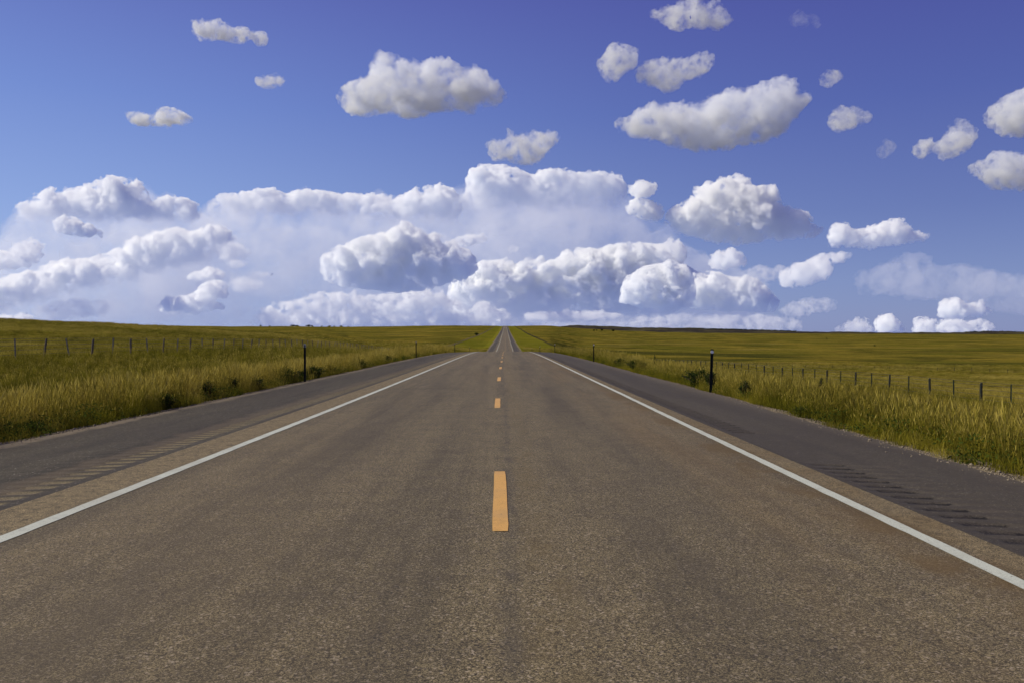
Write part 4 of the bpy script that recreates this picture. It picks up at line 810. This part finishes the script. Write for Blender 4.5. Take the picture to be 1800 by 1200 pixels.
cloud([(150,575),(200,500),(330,430),(370,370),(480,350),(620,360),(720,345),(810,330),(860,310),(1000,320),(1090,330),(1180,420),(1350,500),(1360,575)], 44000, 0.0105, 'broad thin white haze of cloud filling the sky behind the bank over the road', 50, vox=4, rmax=60, fs=48.0, t0=0.47, tw=0.13, rough=0.6, **{k_: v_ for k_, v_ in far.items() if k_ != 'fs'})
cloud([(-60,575),(-60,480),(0,440),(50,400),(100,350),(240,330),(350,370),(420,420),(400,500),(300,575)], 44000, 0.009, 'broad thin white haze of cloud behind the climbing bank on the left', 51, vox=4, rmax=60, fs=48.0, t0=0.47, tw=0.13, rough=0.6, **{k_: v_ for k_, v_ in far.items() if k_ != 'fs'})
cloud([(905,556),(940,548),(1000,545),(1060,547),(1100,552),(1085,562),(1000,566),(930,564)], 26000, .09, 'long flat grey cloud just above the hill where the road ends', 52, fs=16.0, t0=0.43)
cloud([(-30,575),(0,552),(20,556),(45,549),(62,556),(55,570)], 36000, .12, 'small bright cloud on the horizon at the left edge', 54, fs=14.0)
cloud([(405,462),(420,455),(440,460),(438,470),(412,470)], 28000, .05, 'tiny faint puff left of centre among the banks, upper', 55, fs=12.0)
cloud([(436,484),(455,476),(480,480),(478,488),(445,489)], 28000, .04, 'tiny faint puff left of centre among the banks, lower', 56, fs=12.0)
cloud([(893,438),(903,430),(914,434),(910,443),(898,444)], 27000, .05, 'tiny faint puff above the low bank over the road', 57, fs=10.0)
cloud([(830,575),(840,552),(870,545),(900,548),(940,560),(1000,556),(1060,552),(1120,556),(1200,552),(1280,556),(1340,552),(1400,560),(1420,578),(1300,582),(1000,578)], 37000, 0.05, 'pale hazy row of cloud touching the horizon right of the road', 60, fs=15.0, t0=0.5, tw=0.07, puff=4.0, rough=0.66, col=(.986, .993, 1.0))
cloud([(400,500),(420,488),(450,492),(470,502),(450,510),(415,510)], 30000, 0.05, 'faint ragged puff in the pale gap left of the dark based cloud, upper', 61, fs=15.0, t0=0.5, tw=0.07, puff=4.0, rough=0.66, col=(.986, .993, 1.0))
cloud([(395,455),(385,440),(400,425),(430,432),(445,448),(425,458)], 31000, 0.05, 'small puff under the pale flat topped bank on the left', 63, fs=15.0, t0=0.5, tw=0.07, puff=4.0, rough=0.66, col=(.986, .993, 1.0))
cloud([(1370,545),(1400,530),(1440,524),(1470,530),(1460,545),(1400,555)], 34000, 0.04, 'faint ragged cloud low between the low bank and the right horizon clouds', 65, fs=15.0, t0=0.5, tw=0.07, puff=4.0, rough=0.66, col=(.986, .993, 1.0))
cloud([(1300,480),(1330,468),(1375,470),(1385,486),(1350,495),(1310,492)], 33000, 0.04, 'faint ragged cloud above the right end of the low bank', 66, fs=15.0, t0=0.5, tw=0.07, puff=4.0, rough=0.66, col=(.986, .993, 1.0))
cloud([(60,545),(100,530),(150,525),(190,530),(200,548),(140,560),(80,560)], 36000, 0.035, 'faint hazy cloud under the climbing bank at the left', 67, fs=15.0, t0=0.5, tw=0.07, puff=4.0, rough=0.66, col=(.986, .993, 1.0))
cloud([(100,392),(118,382),(140,388),(165,398),(184,412),(150,417),(115,408)], 21000, 0.3, 'small dark grey patch of cloud in front of the left bank', 68, fs=15.0, t0=0.5, tw=0.07, puff=4.0, rough=0.66, col=(.986, .993, 1.0))
cloud([(1385,28),(1405,22),(1425,35),(1450,42),(1440,48),(1400,42)], 5000, 0.008, 'barely visible wisp high at the upper right', 69, fs=15.0, t0=0.5, tw=0.07, puff=4.0, rough=0.66, col=(.986, .993, 1.0))
cloud([(1548,275),(1552,250),(1562,245),(1567,262),(1560,276)], 6800, 0.018, 'tiny faint upright wisp on the right, left of the edge puffs', 70, fs=15.0, t0=0.5, tw=0.07, puff=4.0, rough=0.66, col=(.986, .993, 1.0))
cloud([(555,545),(520,552),(470,560),(455,572),(560,574),(640,570),(700,572),(790,576),(790,556),(700,552),(640,548)], 30000, 0.06, 'low pale band of broken cloud on the horizon left of the road', 71, fs=15.0, t0=0.5, tw=0.07, puff=4.0, rough=0.66, col=(.986, .993, 1.0))
